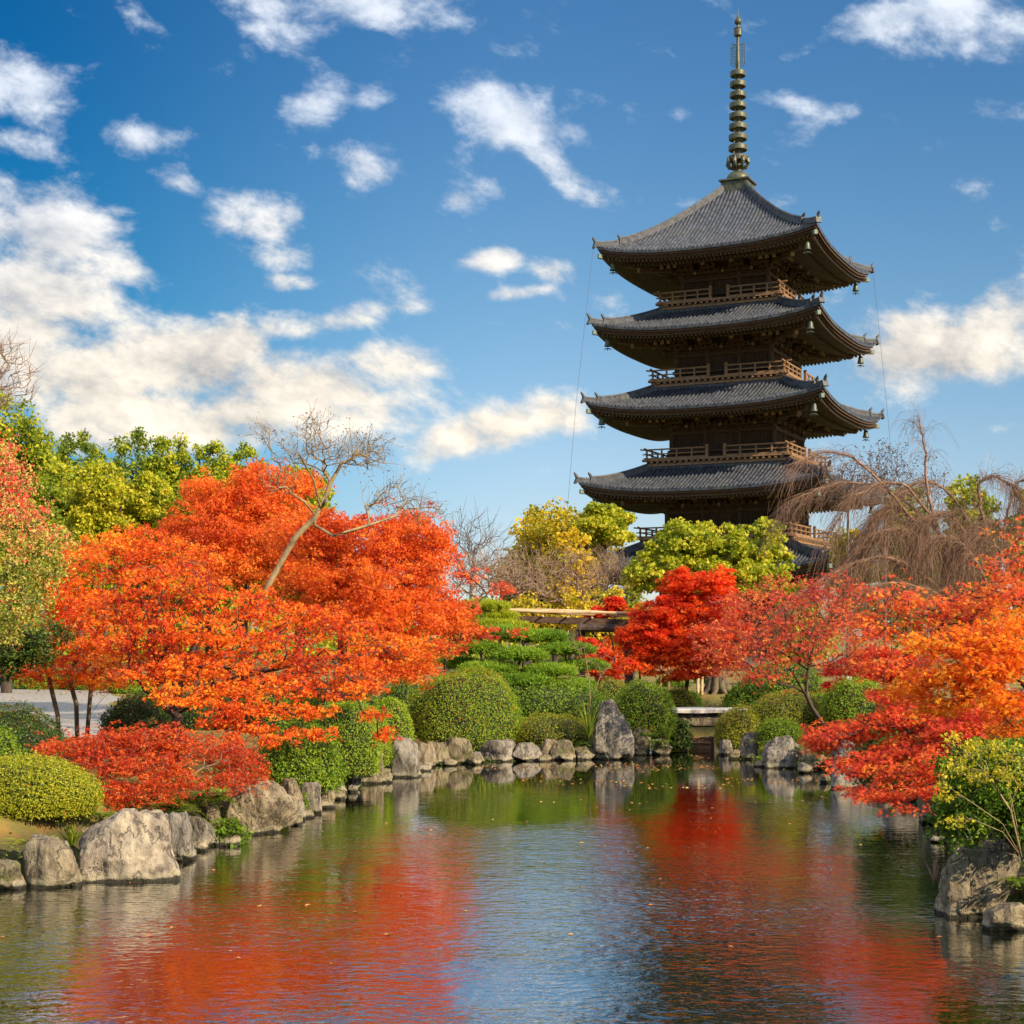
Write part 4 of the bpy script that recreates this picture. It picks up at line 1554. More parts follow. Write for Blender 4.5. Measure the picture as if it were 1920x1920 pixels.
# leaning bare tree with the pale trunk
b = P(470, 1180, 33)
bare_tree('leaning_bare_tree', 'bare tree with pale golden trunk leaning right out of the orange maples', b,
          [T((470, 1180, 33), (503, 1098, 33), (535, 1040, 33), (556, 1005, 33), (590, 972, 33), (603, 945, 33)),
           T((590, 985, 33), (625, 1005, 33), (690, 985, 33.3), (740, 968, 33.5)),
           T((603, 950, 33), (620, 905, 33), (640, 870, 33), (675, 850, 33)), T((601, 955, 33), (588, 900, 32.5), (560, 850, 32)), T((590, 965, 33), (570, 940, 32.6), (545, 925, 32.4))],
          [(640, 850, 33, 60, 30, 1.0, 3), (700, 850, 33.5, 42, 32, .8, 3), (560, 845, 32.5, 70, 40, 1.0, 2.6), (590, 800, 33, 28, 20, .5, 1.2), (500, 815, 32.5, 28, 14, .4, .6), (740, 935, 33.8, 70, 30, .8, 2.6), (800, 960, 34, 50, 22, .6, 1.4), (520, 905, 32.5, 40, 24, .6, 1)],
          520, 'bark_gold', .0060, .43, 'seed', 1, .045, .22, 3, .32, pad=(.06, .06))
# pale lit branches standing free at the far left edge
b = P(-40, 1120, 58)
bare_tree('bare_tree', 'leafless grey tree reaching into the sky at the left edge', b, [T((-60, 1150, 58), (-50, 900, 58), (-40, 760, 58)), T((-45, 800, 58), (-5, 720, 58))],
          [(5, 690, 58, 58, 48, 1.2), (-30, 740, 58, 70, 50, 1.4), (30, 735, 58, 42, 22, .8), (-10, 655, 58, 28, 20, .6)], 260, 'twig', .012, .40, twigs=3, tl=.55)
b = P(885, 1190, 62)
bare_tree('bare_tree', 'thin leafless tree between the orange maples and the golden tree', b, [T((880, 1190, 62), (884, 1090, 62), (888, 1040, 62))],
          [(885, 1005, 62, 48, 45, 1.0), (905, 1030, 62, 45, 40, .9), (860, 1040, 62, 30, 40, .9)], 150, 'twig_grey', .011, .40, twigs=3, tl=.7, up=.7, spread=.4)
# low spreading bare cherry
for (lb, px, D, cl, n) in [
    ('wide leafless cherry with brown twigs in front of the golden tree', 1080, 62, [(1000, 1065, 62, 95, 42, 2.0), (1100, 1065, 62, 80, 40, 1.8), (940, 1085, 61, 60, 40, 1.4), (1150, 1090, 61, 60, 34, 1.2), (1060, 1100, 61, 110, 30, 1.8)], 520),
    ('leafless cherry further left with crossing twigs above the pines', 935, 57, [(920, 1075, 57, 65, 45, 1.4), (880, 1090, 57, 45, 40, 1.0), (985, 1090, 57, 60, 36, 1.3)], 300),
    ('leafless brown shrub in front of the pagoda corner roof', 1155, 66, [(1150, 1080, 66, 60, 36, 1.4), (1110, 1105, 66, 50, 28, 1.2)], 130)]:
    b = P(px, 1230, D)
    b[2] = .8
    bare_tree('bare_cherry', lb, b, [[b, P(px + 3, 1160, D), P(px + 5, 1120, D), P(px + 2, 1085, D)], T((px + 4, 1140, D), (px + 50, 1110, D), (px + 80, 1090, D)), T((px + 4, 1150, D), (px - 60, 1110, D), (px - 95, 1080, D))],
              cl, n, 'twig', .010, .40, twigs=4, tl=.55, group='leafless cherries behind the pines')
# grey purple airy trees right of the pagoda
for (lb, px, yt, D, w, n) in [('airy leafless tree with grey buds right of the lowest pagoda roof', 1660, 832, 88, 90, 240), ('smaller airy budded tree against the pagoda eave', 1590, 850, 90, 80, 200), ('faint airy budded tree right of the weeping leader', 1740, 865, 92, 60, 120)]:
    b = P(px, 1180, D)
    b[2] = .8
    bare_tree('budded_tree', lb, b, [[b, P(px, 1000, D), P(px, yt + 70, D)]], [(px, yt + 40, D, w * .38, 40, 1.0), (px - w * .3, yt + 60, D, w * .3, 36, 1.0), (px + w * .3, yt + 65, D, w * .28, 36, 1.0), (px, yt + 80, D, w * .45, 30, 1.0)], n, 'twig_grey', .013, .38, 'seed', 4, .13, twigs=2, tl=.6, pad=(.22, .25), tint=(.1, .2, .15), group='airy budded trees right of the pagoda')


# weeping cherry: arching limbs hung with long strands
def weeping(label, base, limbs, nstr, bark='twig_warm', D=45):
    base = np.asarray(base, float)
    o = empty('weeping_cherry', base)
    tag(o, label, 'weeping tree')
    paths = []
    for pts, r0, dens in limbs:
        pts = np.array(pts)
        t = np.linspace(0, 1, len(pts))
        tt = np.linspace(0, 1, len(pts) * 5)
        c = np.stack([np.interp(tt, t, pts[:, i]) for i in range(3)], -1)
        for _ in range(3):
            c[1:-1] = .25 * c[:-2] + .5 * c[1:-1] + .25 * c[2:]
        c[1:-1] += R.normal(size=c[1:-1].shape) * .015
        paths.append((c, np.linspace(r0, r0 * .3, len(c))))
        d = np.gradient(c, axis=0)
        d /= np.linalg.norm(d, axis=1)[:, None]
        for _ in range(int(nstr * dens)):
            i = int(len(c) * (.12 + .88 * R.random() ** .8)) - 1
            a = c[i]
            out = d[i] * (.5 + .5 * R.random()) + np.array([R.normal() * .5 - .12, R.normal() * .45, .3 * R.random() - .1])
            out /= np.linalg.norm(out)
            L = .5 + 1.5 * R.random()
            q = np.linspace(0, 1, 7)[:, None]
            s = a + out * L * (q - .35 * q * q) + np.array([0, 0, -1.]) * L * (.25 + .55 * R.random()) * q ** 1.8
            s[1:] += R.normal(size=(6, 3)) * .02
            paths.append((s, np.linspace(.0055, .0026, 7)))
            if R.random() < .6:
                j = int(R.integers(2, 5))
                L2 = L * .6
                s2 = s[j] + (out * .4 + R.normal(size=3) * .3) * L2 * q + np.array([0, 0, -1.]) * L2 * q ** 1.6 * .8
                paths.append((s2, np.linspace(.0042, .0024, 7)))
    V, Fq = paths_mesh(paths)
    mk('trunk', V - base, [Fq], M[bark], o, smooth=True)
    return o


b = P(1900, 1290, 44)
b[2] = .8
weeping('tall leafless weeping cherry whose brown strands hang across the right of the pagoda', b, [
    ([b, P(1860, 1200, 44), P(1800, 1120, 44), P(1770, 1020, 44), P(1740, 960, 44)], .13, .4),
    ([P(1752, 970, 44), P(1738, 920, 44), P(1736, 860, 44), P(1729, 810, 44), P(1720, 778, 44)], .05, 1.0),
    ([P(1780, 1060, 44), P(1700, 960, 43.5), P(1640, 890, 43), P(1590, 850, 43), P(1540, 846, 43), P(1490, 870, 42.5)], .05, 2.2),
    ([P(1770, 1010, 44), P(1690, 930, 44.5), P(1620, 905, 45), P(1560, 905, 45), P(1500, 930, 45), P(1470, 960, 45)], .045, 2.8),
    ([P(1760, 990, 44), P(1700, 905, 43), P(1650, 905, 43), P(1600, 930, 42.5), P(1560, 990, 42.5)], .04, 2.2),
    ([P(1800, 1110, 44), P(1830, 1000, 44.5), P(1780, 920, 45), P(1740, 900, 45), P(1690, 915, 45), P(1650, 960, 45)], .05, 3),
    ([P(1840, 1160, 44), P(1850, 1000, 44), P(1830, 910, 44), P(1860, 890, 44), P(1900, 910, 44), P(1920, 960, 44)], .06, 3.5),
    ([P(1850, 1170, 44), P(1880, 1010, 45), P(1900, 910, 45), P(1930, 895, 45), P(1970, 920, 45)], .05, 3.0),
    ([P(1840, 1180, 44), P(1740, 1080, 43), P(1660, 1040, 42.5), P(1590, 1060, 42.5), P(1520, 1100, 42), P(1470, 1140, 42)], .06, 6.5),
    ([P(1830, 1150, 44), P(1760, 1030, 43.5), P(1690, 990, 43), P(1640, 1000, 43), P(1600, 1050, 43)], .05, 7.0),
    ([P(1850, 1190, 44), P(1760, 1110, 42.5), P(1680, 1090, 42), P(1610, 1110, 42), P(1550, 1160, 42)], .05, 6.5),
    ([P(1860, 1200, 44), P(1850, 1080, 43), P(1800, 1010, 43), P(1750, 1010, 43), P(1720, 1060, 43)], .05, 6.5),
    ([P(1870, 1200, 44), P(1890, 1060, 44), P(1880, 990, 44), P(1850, 980, 44), P(1820, 1040, 44)], .05, 6.0),
    ([P(1800, 1120, 44), P(1740, 1000, 43.8), P(1690, 950, 43.5), P(1650, 960, 43.5), P(1630, 1010, 43.5)], .05, 6.5),
    ([P(1830, 1130, 44), P(1820, 1010, 43.6), P(1780, 960, 43.4), P(1740, 970, 43.3), P(1720, 1020, 43.2)], .05, 6.5),
    ([P(1860, 1150, 44), P(1880, 1040, 43.6), P(1850, 1000, 43.4), P(1810, 1020, 43.3), P(1790, 1080, 43.2)], .05, 6.0),
], 84)
# slender drooping side shoots of its leader are part of the strands above

# ------------------------------------------------------------------ bamboo topped trellis behind the pines
zt = P(1100, 1150, 52)[2]
b = np.array([P(1080, 1200, 52)[0], 52, .8])
tre = empty('bamboo_trellis', b)
tag(tre, 'long wooden trellis roofed with pale bamboo poles behind the pines', 'trellis')
xl, xr = P(955, 1150, 52)[0] - b[0], P(1300, 1150, 52)[0] - b[0]
for i in range(7):
    mb = MB()
    y = -.9 + i * .33
    z = zt - .8 + .03 * math.sin(i * 2.1)
    pts = np.array([[x, y + .03 * math.sin(x * 1.7 + i), z + .10 - (x - xl) * .034 + .022 * math.sin(x * 1.3 + i * 1.9)] for x in np.linspace(xl - .1 * (i % 3), xr, 16)])
    mb.tube(pts, .045 + .008 * (np.arange(16) % 2), 7)
    mb.build('bamboo_pole', M['bamboo'], tre)
for y in (-.75, .95):
    mb = MB()
    mb.beam([xl + .1, y, zt - .98], [xr, y, zt - .98 - (xr - xl) * .034], .16, .2)
    mb.build('beam', M['wood'], tre)
mb = MB()
mb.tube([[xl + 2.2, -.95, zt - 1.28], [xr - .3, -.95, zt - 1.36]], .13, 9)
mb.build('log_beam', M['bark_dark'], tre)
for x in np.linspace(xl + .3, xr - .2, 8):
    mb = MB()
    mb.tube([[x, -1.05, zt - .86 - (x - xl) * .034], [x, 1.2, zt - .86 - (x - xl) * .034]], .035, 6)
    mb.build('cross_pole', M['bamboo'], tre)
for x in (xl + .5, xl + 2.4, xl + 3.95):
    for y in (-.75, .95):
        mb = MB()
        mb.tube([[x, y, -.1], [x, y, zt - 1.0]], .085, 8)
        mb.build('post', M['bark_dark'], tre)

# yellow hedge behind the trellis
far_tree('yellow_shrub', 'bright yellow leaved shrub behind the right half of the bamboo trellis', 1120, 1105, 1200, 210, 56, 'gold', 150, 24, .12, (.6, .25, .2), lumps=8, group='yellow shrubs behind the trellis', cat='shrub', seed=3, pad=(.25, .2))
far_tree('yellow_shrub', 'yellow leaved shrub behind the left end of the bamboo trellis', 985, 1112, 1200, 150, 56, 'gold', 110, 24, .12, (.55, .25, .2), lumps=6, group='yellow shrubs behind the trellis', cat='shrub', seed=5, pad=(.25, .2))
far_tree('yellow_shrub', 'yellow green shrub filling the gap between trellis and green laurel', 1185, 1078, 1190, 110, 68, 'camphor', 140, 26, .13, (.55, .25, .2), lumps=6, group='yellow shrubs behind the trellis', cat='shrub', seed=17, pad=(.25, .2))
# hedges and woods that close the view low on the horizon
mbp = [(-5, 150, 1130, 1250), (1000, 700, 1150, 1260)]
rng_ = np.random.default_rng(3)
nfw = 5200
xx = rng_.uniform(-70, 75, nfw)
yy = rng_.uniform(118, 150, nfw)
yy = np.where((xx > 8) & (xx < 34), rng_.uniform(158, 185, nfw), yy)
zz = .6 + rng_.random(nfw) ** .6 * (4.4 + 1.5 * np.sin(xx * .21) + 1.1 * np.sin(xx * .53 + 1))
C = np.stack([xx, yy, zz], -1)
C2 = np.repeat(C, 6, axis=0) + R.normal(size=(nfw * 6, 3)) * [.7, .7, .4]
V, Fq, k = leaves(C2, R.normal(size=(len(C2), 3)) + [0, -.4, .4], .55 * (.6 + .8 * R.random(len(C2))), 'broad')
tag(mk('far_woods', V, [Fq], M['grove'], None, attrs={'tint': np.clip(.45 + .3 * fbm(C2, .35) + R.normal(size=len(C2)) * .2, 0, 1).repeat(k)}), kind='stuff', label='distant mass of green trees along the horizon', cat='woods')

# ------------------------------------------------------------------ pines clipped into cushions
def pine(label, base, trunks, pads, leafm='pine', tint=(.66, .25, .2), dens=1.35, group='cushion pines by the far bank'):
    base = np.asarray(base, float)
    o = empty('cushion_pine', base)
    tag(o, label, 'pine', group)
    tips = []
    Cs, Ns, Ss, Sp = [], [], [], []
    for (px, py, D, rx, ry, rd) in pads:
        c = P(px, py, D)
        ax, az = rx * 1.14 / F * D, ry * .84 / F * D
        n = int(520 * dens * ax * rd / .5) + 60
        th = R.random(n) * 2 * math.pi
        r = R.random(n) ** .5
        z = np.sqrt(np.clip(1 - r * r, 0, 1)) * (.55 + .45 * R.random(n))
        lo = R.random(n) < .25
        z[lo] *= -.35
        B = c + np.stack([np.cos(th) * r * ax, np.sin(th) * r * rd, z * az], -1)
        B = B + R.normal(size=B.shape) * [.05, .05, .03]
        tips.append(c + np.stack([np.cos(th[:14]) * r[:14] * ax * .8, np.sin(th[:14]) * r[:14] * rd * .8, z[:14] * 0 - az * .1], -1))
        k = 13
        out = np.stack([np.cos(th) * r * .8, np.sin(th) * r * .8, .9 + 0 * r], -1).repeat(k, axis=0) + R.normal(size=(n * k, 3)) * .55
        Cs.append(B.repeat(k, axis=0))
        Ns.append(R.normal(size=(n * k, 3)))
        Sp.append(out)
        Ss.append(.13 * (.7 + .6 * R.random(n * k)))
    C, N, S, sp = map(np.concatenate, (Cs, Ns, Ss, Sp))
    V, Fq, k = leaves_blade(C, N, S, sp, .075)
    tv = np.clip(tint[0] + tint[1] * fbm(C, 2.0) + R.normal(size=len(C)) * tint[2], 0, 1)
    mk('crown', V - base, [Fq], M[leafm], o, attrs={'tint': tv.repeat(4)})
    V, Fq = paths_mesh(grow(trunks, np.concatenate(tips), .3, rtip=.010, power=.42))
    mk('trunk', V - base, [Fq], M['bark_dark'], o, smooth=True)
    return o


b = P(965, 1310, 46)
b[2] = .75
pine('broad green cushion pine with layered pads behind the large round bush', b, [[b, P(960, 1275, 46), P(975, 1240, 46), P(985, 1205, 46)], T((962, 1265, 46), (920, 1245, 45.5), (890, 1235, 45.5)), T((975, 1240, 46), (1030, 1225, 46), (1080, 1215, 46))],
     [(938, 1192, 46, 52, 17, .7), (1012, 1198, 46.5, 46, 16, .7), (1062, 1222, 46, 44, 16, .6), (885, 1218, 45.5, 44, 16, .6), (972, 1232, 45.3, 46, 16, .7), (1092, 1252, 46, 38, 15, .5), (915, 1258, 45, 46, 16, .7), (1030, 1262, 45, 44, 16, .6), (868, 1250, 46, 30, 13, .5), (985, 1280, 44.5, 46, 15, .6), (1070, 1288, 45, 40, 14, .5)])
b = P(905, 1300, 50)
b[2] = .75
pine('yellow green pine top rising behind the broad cushion pine', b, [[b, P(903, 1220, 50), P(900, 1160, 50)]],
     [(900, 1140, 50, 48, 13, .7), (925, 1158, 50, 40, 13, .6), (872, 1160, 50, 40, 12, .6), (905, 1175, 49.5, 55, 14, .7), (945, 1178, 49.5, 40, 12, .6), (860, 1185, 49.5, 40, 12, .6)], 'pine_gold', (.55, .2, .2))

# ------------------------------------------------------------------ red maple before the laurel, and its neighbours
b = P(1283, 1312, 50)
b[2] = .78
plant_tree('red_maple', 'brilliant scarlet maple standing before the green laurel right of the trellis', 'maple', b,
           [[b, P(1287, 1290, 50), P(1292, 1255, 50), P(1290, 1200, 50), P(1300, 1140, 50)], T((1291, 1250, 50), (1250, 1205, 49.6), (1220, 1180, 49.5)), T((1290, 1230, 50), (1335, 1180, 50), (1350, 1140, 50))],
           [(1272, 1095, 50, 34, 32, .8), (1340, 1095, 50, 40, 34, .9), (1250, 1150, 49.6, 62, 34, 1.1), (1330, 1140, 50, 62, 36, 1.1), (1215, 1180, 49.4, 52, 22, .9), (1290, 1190, 49.2, 80, 30, 1.2), (1180, 1195, 49.4, 28, 14, .6), (1260, 1225, 49, 62, 22, 1.0), (1340, 1225, 49.4, 46, 22, .9), (1205, 1225, 49, 34, 16, .6), (1365, 1180, 50, 34, 28, .7), (1310, 1255, 49, 34, 14, .6), (1275, 1262, 49, 40, 12, .5)],
           560, 40, 'maple3', .085, (.24, .09), 'red', 'bark_dark', (.80, .22, .20), freq=2.0, rtip=.006, rmax=.14, extra=1, extra_sp=(.16, .16, .07))
for (lb, px, cl, D) in [('thin red maple sapling in front of the bamboo trellis', 1150, [(1152, 1133, 52, 16, 16, .3), (1120, 1150, 52, 18, 12, .3), (1140, 1145, 52, 12, 8, .2)], 52),
                        ('low orange red maple beside the pine under the trellis', 1120, [(1120, 1225, 47.5, 36, 16, .6), (1100, 1205, 47.5, 20, 12, .4), (1140, 1262, 47.5, 34, 14, .5), (1175, 1250, 48, 30, 14, .5), (1110, 1250, 47.5, 24, 12, .4)], 47.5)]:
    b = P(px, 1330, D)
    b[2] = .75
    plant_tree('red_maple', lb, 'maple', b, [[b, P(px + 5, 1270, D), P(px, 1215, D)]], cl, 130, 22, 'maple3', .085, (.2, .07), 'red', 'twig', (.62, .2, .2), rtip=.0055, alpha=.2, group='small maples by the trellis')
b = P(1200, 1320, 60)
b[2] = .8
plant_tree('orange_maple', 'dull orange maple in the shade behind the scarlet maple', 'maple', b, [[b, P(1200, 1230, 60)]], [(1160, 1225, 60, 60, 34, 1.2), (1230, 1240, 60, 60, 30, 1.2), (1190, 1205, 60, 60, 24, 1.2)], 200, 34, 'maple3', .11, (.3, .14), 'rust', 'bark_dark', (.6, .2, .2))
for i, (px, D, y0, w, lb) in enumerate([(1253, 56, 1245, .05, 'tall slim post left of the scarlet maple trunk'), (1308, 56, 1215, .06, 'pale wooden post right of the scarlet maple trunk'), (1316, 60, 1225, .055, 'yellow lit post nearest the thick laurel trunk'), (1238, 58, 1240, .05, 'thin dark post under the trellis end')]):
    c = P(px, y0, D)
    mb = MB()
    mb.tube([[c[0], D, .7], [c[0] + .02, D, c[2]]], w, 8)
    mb.box(c[0] - .2, c[0] + .24, D - .04, D + .04, c[2] - .35, c[2] - .28)
    o = mb.build('prop_post', M['bamboo'] if i in (1, 2) else M['wood_pale'], None, loc=[c[0], D, .7])
    tag(o, lb, 'post', 'posts propping the maples')

# crimson maple by the right bank
b = P(1543, 1352, 38.4)
b[2] = .9
plant_tree('crimson_maple', 'airy dull crimson maple with dark forked trunk leaning left over round bushes', 'maple', b,
           [[b, P(1522, 1325, 38.4), P(1512, 1302, 38.4), P(1513, 1270, 38.4), P(1520, 1230, 38.4), P(1532, 1195, 38.4)], T((1512, 1302, 38.4), (1490, 1288, 38.2), (1462, 1282, 38), (1430, 1265, 37.6), (1395, 1240, 37.4), (1360, 1215, 37.2)),
            T((1512, 1305, 38.4), (1500, 1285, 38.2), (1488, 1262, 38)), T((1513, 1255, 38.4), (1480, 1232, 38.8), (1450, 1215, 39), (1425, 1190, 39)), T((1516, 1250, 38.4), (1560, 1240, 38.4), (1590, 1215, 38.4))],
           [(1360, 1190, 37.3, 70, 52, 1.3), (1440, 1150, 38.6, 75, 50, 1.5), (1420, 1215, 37.4, 75, 42, 1.3), (1520, 1160, 38.6, 70, 55, 1.4), (1390, 1130, 38, 60, 30, 1.1), (1490, 1215, 38, 70, 40, 1.2), (1580, 1190, 38.6, 55, 48, 1.2), (1385, 1255, 37, 48, 22, .9), (1450, 1265, 37, 50, 18, .9), (1560, 1110, 39, 70, 40, 1.3), (1340, 1240, 37, 34, 22, .7), (1480, 1100, 39.4, 60, 30, 1.0)],
           620, 6, 'maple3', .070, (.20, .10), 'crimson', 'bark_dark', (.55, .22, .25), freq=2.0, rtip=.0052, extra=1, extra_sp=(.2, .2, .14), alpha=.22, sag=.02)
b = P(1640, 1330, 48)
b[2] = .85
plant_tree('red_maple', 'deep red low maple behind the white sign on the right', 'maple', b, [[b, P(1635, 1280, 48), P(1625, 1230, 48)], T((1635, 1290, 48), (1590, 1250, 48))],
           [(1600, 1260, 48, 62, 28, 1.2), (1660, 1240, 48, 70, 36, 1.3), (1570, 1290, 47, 40, 18, .8), (1700, 1270, 48, 60, 30, 1.1)], 260, 26, 'maple3', .09, (.24, .1), 'red', 'bark', (.4, .2, .2))

# ------------------------------------------------------------------ the right hand maples over the water
b = np.array([P(2040, 1400, 18)[0], 18.6, .8])
right_limbs = [[b, b + [-.15, .1, 1.2], P(1960, 1230, 18.4), P(1900, 1180, 18.3)]]
plant_tree('amber_maple', 'amber and orange maple filling the right edge with dark diagonal branches', 'maple', b,
           right_limbs + [T((1960, 1235, 18.4), (1880, 1232, 18.2), (1800, 1205, 18), (1740, 1180, 18)), T((1930, 1200, 18.4), (1880, 1170, 18.6), (1820, 1120, 18.8)), T((1980, 1290, 18.4), (1900, 1300, 18), (1800, 1290, 17.8))],
           [(1850, 1195, 18.1, 80, 30, .7), (1900, 1240, 18, 60, 34, .6), (1770, 1205, 18, 70, 26, .6), (1840, 1250, 17.8, 70, 24, .6), (1900, 1165, 18.4, 50, 24, .6), (1770, 1265, 18, 60, 20, .5), (1850, 1300, 17.8, 80, 24, .6), (1760, 1320, 18, 60, 18, .5), (1910, 1330, 17.8, 40, 22, .5), (1700, 1290, 18.2, 50, 16, .5), (1900, 1375, 17.8, 50, 18, .5)],
           520, 10, 'maple5', .042, (.12, .06), 'amber', 'bark_dark', (.54, .32, .24), freq=3.0, rtip=.0046, power=.43, rmax=.09, extra=1, extra_sp=(.12, .12, .05), alpha=.2, droop=.5)
b = np.array([P(2010, 1400, 22)[0], 22.5, .85])
plant_tree('orange_maple', 'tall coppery orange maple at upper right above the amber one', 'maple', b,
           [[b, P(1990, 1250, 22.3), P(1950, 1130, 22.2), P(1900, 1060, 22)], T((1960, 1150, 22), (1870, 1110, 22), (1790, 1070, 22)), T((1980, 1220, 22), (1860, 1180, 22), (1740, 1140, 22), (1640, 1110, 22))],
           [(1900, 1070, 22, 56, 44, .8), (1830, 1125, 22, 60, 26, .8), (1925, 1010, 22.4, 26, 28, .5), (1740, 1140, 22, 70, 30, .8), (1670, 1120, 22, 60, 26, .7), (1850, 1130, 21.8, 80, 30, .8), (1620, 1175, 22, 60, 28, .7), (1700, 1190, 21.8, 70, 26, .7), (1790, 1165, 22, 60, 26, .7), (1640, 1240, 21.8, 60, 26, .7), (1720, 1245, 21.8, 60, 24, .7), (1890, 1110, 21.6, 50, 26, .6)],
           420, 8, 'maple5', .046, (.15, .06), 'rose', 'bark_dark', (.56, .26, .24), freq=2.4, rtip=.0050, power=.43, rmax=.10, extra=1, extra_sp=(.17, .17, .09), alpha=.2, droop=.4, bare=.1)
b = np.array([P(1990, 1420, 20.5)[0], 21, .8])
plant_tree('rose_maple', 'low rose red maple whose layered branches reach left over the pond', 'maple', b,
           [[b, P(1960, 1370, 20.8), P(1890, 1350, 20.6), P(1800, 1370, 20.6), P(1700, 1395, 21), P(1600, 1390, 21.6)], T((1890, 1350, 20.6), (1790, 1330, 20.8), (1690, 1335, 21.4), (1600, 1345, 22)),
            T((1820, 1370, 20.6), (1740, 1420, 20.2), (1680, 1450, 20), (1620, 1480, 20)), T((1900, 1360, 20.4), (1820, 1420, 20), (1760, 1460, 19.6))],
           [(1580, 1372, 21.6, 72, 20, .6), (1530, 1392, 21.8, 34, 14, .4), (1660, 1350, 21.4, 60, 20, .6), (1640, 1420, 21, 66, 18, .5), (1590, 1440, 20.9, 38, 12, .4), (1720, 1400, 20.8, 66, 22, .6), (1700, 1450, 20.2, 60, 16, .5), (1650, 1486, 20, 66, 13, .4), (1740, 1480, 19.8, 52, 16, .4), (1720, 1340, 21.2, 66, 24, .6), (1790, 1370, 20.6, 70, 24, .6), (1680, 1300, 21.6, 60, 18, .5), (1770, 1430, 20, 50, 24, .5), (1830, 1330, 20.8, 60, 20, .5), (1690, 1512, 19.6, 16, 6, .2)],
           620, 13, 'maple5', .043, (.14, .05), 'rose', 'bark_dark', (.42, .22, .20), freq=3.0, rtip=.0042, power=.43, rmax=.07, extra=1, extra_sp=(.12, .12, .035), alpha=.2, droop=.5)

# dark green shrub with yellow shoots over the right hand boulder
b = np.array([P(1900, 1570, 16.6)[0], 16.6, .75])
o = plant_tree('evergreen_shrub', 'dark green glossy shrub on the right bank above the big boulder', 'shrub', b,
               [[b, b + [-.05, 0, .4], P(1900, 1470, 16.7)], [b, P(1860, 1500, 16.5), P(1830, 1440, 16.5)]],
               [(1850, 1500, 16.6, 76, 56, .5), (1900, 1460, 16.8, 60, 70, .6), (1800, 1530, 16.5, 44, 40, .4), (1820, 1450, 16.8, 50, 40, .4), (1880, 1420, 16.8, 60, 30, .5), (1930, 1540, 16.6, 40, 40, .4)],
               620, 18, 'oval', .052, (.10, .08), 'azalea', 'bark', (.14, .18, .16), freq=3, rtip=.003, extra=2, extra_sp=(.1, .1, .08), up=.4)
b = np.array([P(1915, 1575, 16.1)[0], 16.1, .75])
o = plant_tree('yellow_shrub', 'thin stemmed shrub with yellow leaves arching over the pond at right', 'shrub', b,
               [[b, P(1905, 1540, 16.1), P(1890, 1470, 16.1), P(1885, 1400, 16.1)], [b, P(1880, 1545, 16), P(1830, 1510, 15.9), P(1785, 1480, 15.9)], [b, P(1895, 1520, 16), P(1850, 1450, 16), P(1800, 1400, 16)], [b, P(1880, 1560, 16), P(1820, 1535, 15.8)]],
               [(1790, 1385, 16, 26, 14, .2), (1830, 1405, 16, 40, 22, .3), (1800, 1440, 16, 40, 24, .3), (1780, 1490, 15.9, 18, 20, .2), (1850, 1450, 16, 44, 24, .3), (1880, 1400, 16, 40, 22, .3), (1790, 1540, 15.8, 26, 18, .2), (1900, 1440, 16, 30, 40, .3), (1772, 1470, 15.9, 10, 30, .2)],
               170, 6, 'oval', .048, (.09, .06), 'yellow', 'bark_gold', (.30, .3, .25), freq=4, rtip=.0020, up=.5)
# ------------------------------------------------------------------ the left hand maples
b = P(332, 1368, 27)
b[2] = .72
plant_tree('orange_maple', 'large fiery orange maple spreading in layers over the left bank', 'maple', b,
           [[b, P(333, 1345, 27), P(322, 1322, 27)], T((333, 1345, 27), (312, 1330, 26.8), (298, 1312, 26.6), (270, 1295, 26.5)), T((325, 1325, 27), (340, 1280, 27), (370, 1220, 27), (400, 1150, 27)), T((330, 1335, 27), (400, 1290, 26.8), (480, 1260, 26.7), (580, 1240, 26.8), (700, 1225, 27.2)),
            T((330, 1300, 27), (300, 1240, 27), (280, 1170, 27)), T((400, 1290, 26.8), (470, 1310, 26), (540, 1330, 25.6))],
           [(330, 1090, 27, 110, 36, 1.3), (440, 1130, 27, 100, 34, 1.3), (250, 1140, 27, 90, 34, 1.1), (540, 1150, 27, 90, 30, 1.2), (360, 1175, 26.2, 120, 32, 1.2), (640, 1175, 27.2, 86, 26, 1.1), (500, 1205, 26.4, 120, 30, 1.2), (260, 1205, 26.4, 90, 28, 1.0), (720, 1205, 27.4, 80, 22, 1.0), (400, 1245, 25.8, 120, 26, 1.1), (620, 1240, 26.6, 110, 24, 1.1), (280, 1265, 25.8, 80, 22, .9), (770, 1230, 27.6, 50, 14, .7), (500, 1285, 25.6, 110, 24, 1.0), (640, 1290, 26, 90, 18, .9), (350, 1300, 25.4, 90, 20, .8), (440, 1325, 25.2, 80, 20, .8), (560, 1330, 25.4, 80, 16, .7), (470, 1362, 24.9, 50, 14, .5), (410, 1350, 25, 50, 16, .5) , (800, 1205, 28, 40, 14, .6), (520, 1385, 24.4, 46, 12, .4), (590, 1372, 25.2, 50, 12, .4), (700, 1340, 27, 36, 12, .4), (725, 1375, 28, 24, 14, .3), (430, 1385, 24.4, 30, 12, .4), (450, 1268, 29, 120, 24, .9), (600, 1268, 29, 100, 22, .9), (330, 1240, 28.5, 90, 24, .9), (690, 1272, 29.5, 60, 16, .7), (220, 1240, 28, 60, 22, .8)],
           2200, 21, 'maple5', .041, (.15, .055), 'orange', 'bark_dark', (.44, .30, .20), freq=2.0, rtip=.0050, power=.44, rmax=.16, extra=0, extra_sp=(.15, .15, .05), alpha=.3, droop=.55, up=.6, bare=.10)
b = P(160, 1362, 30)
b[2] = .74
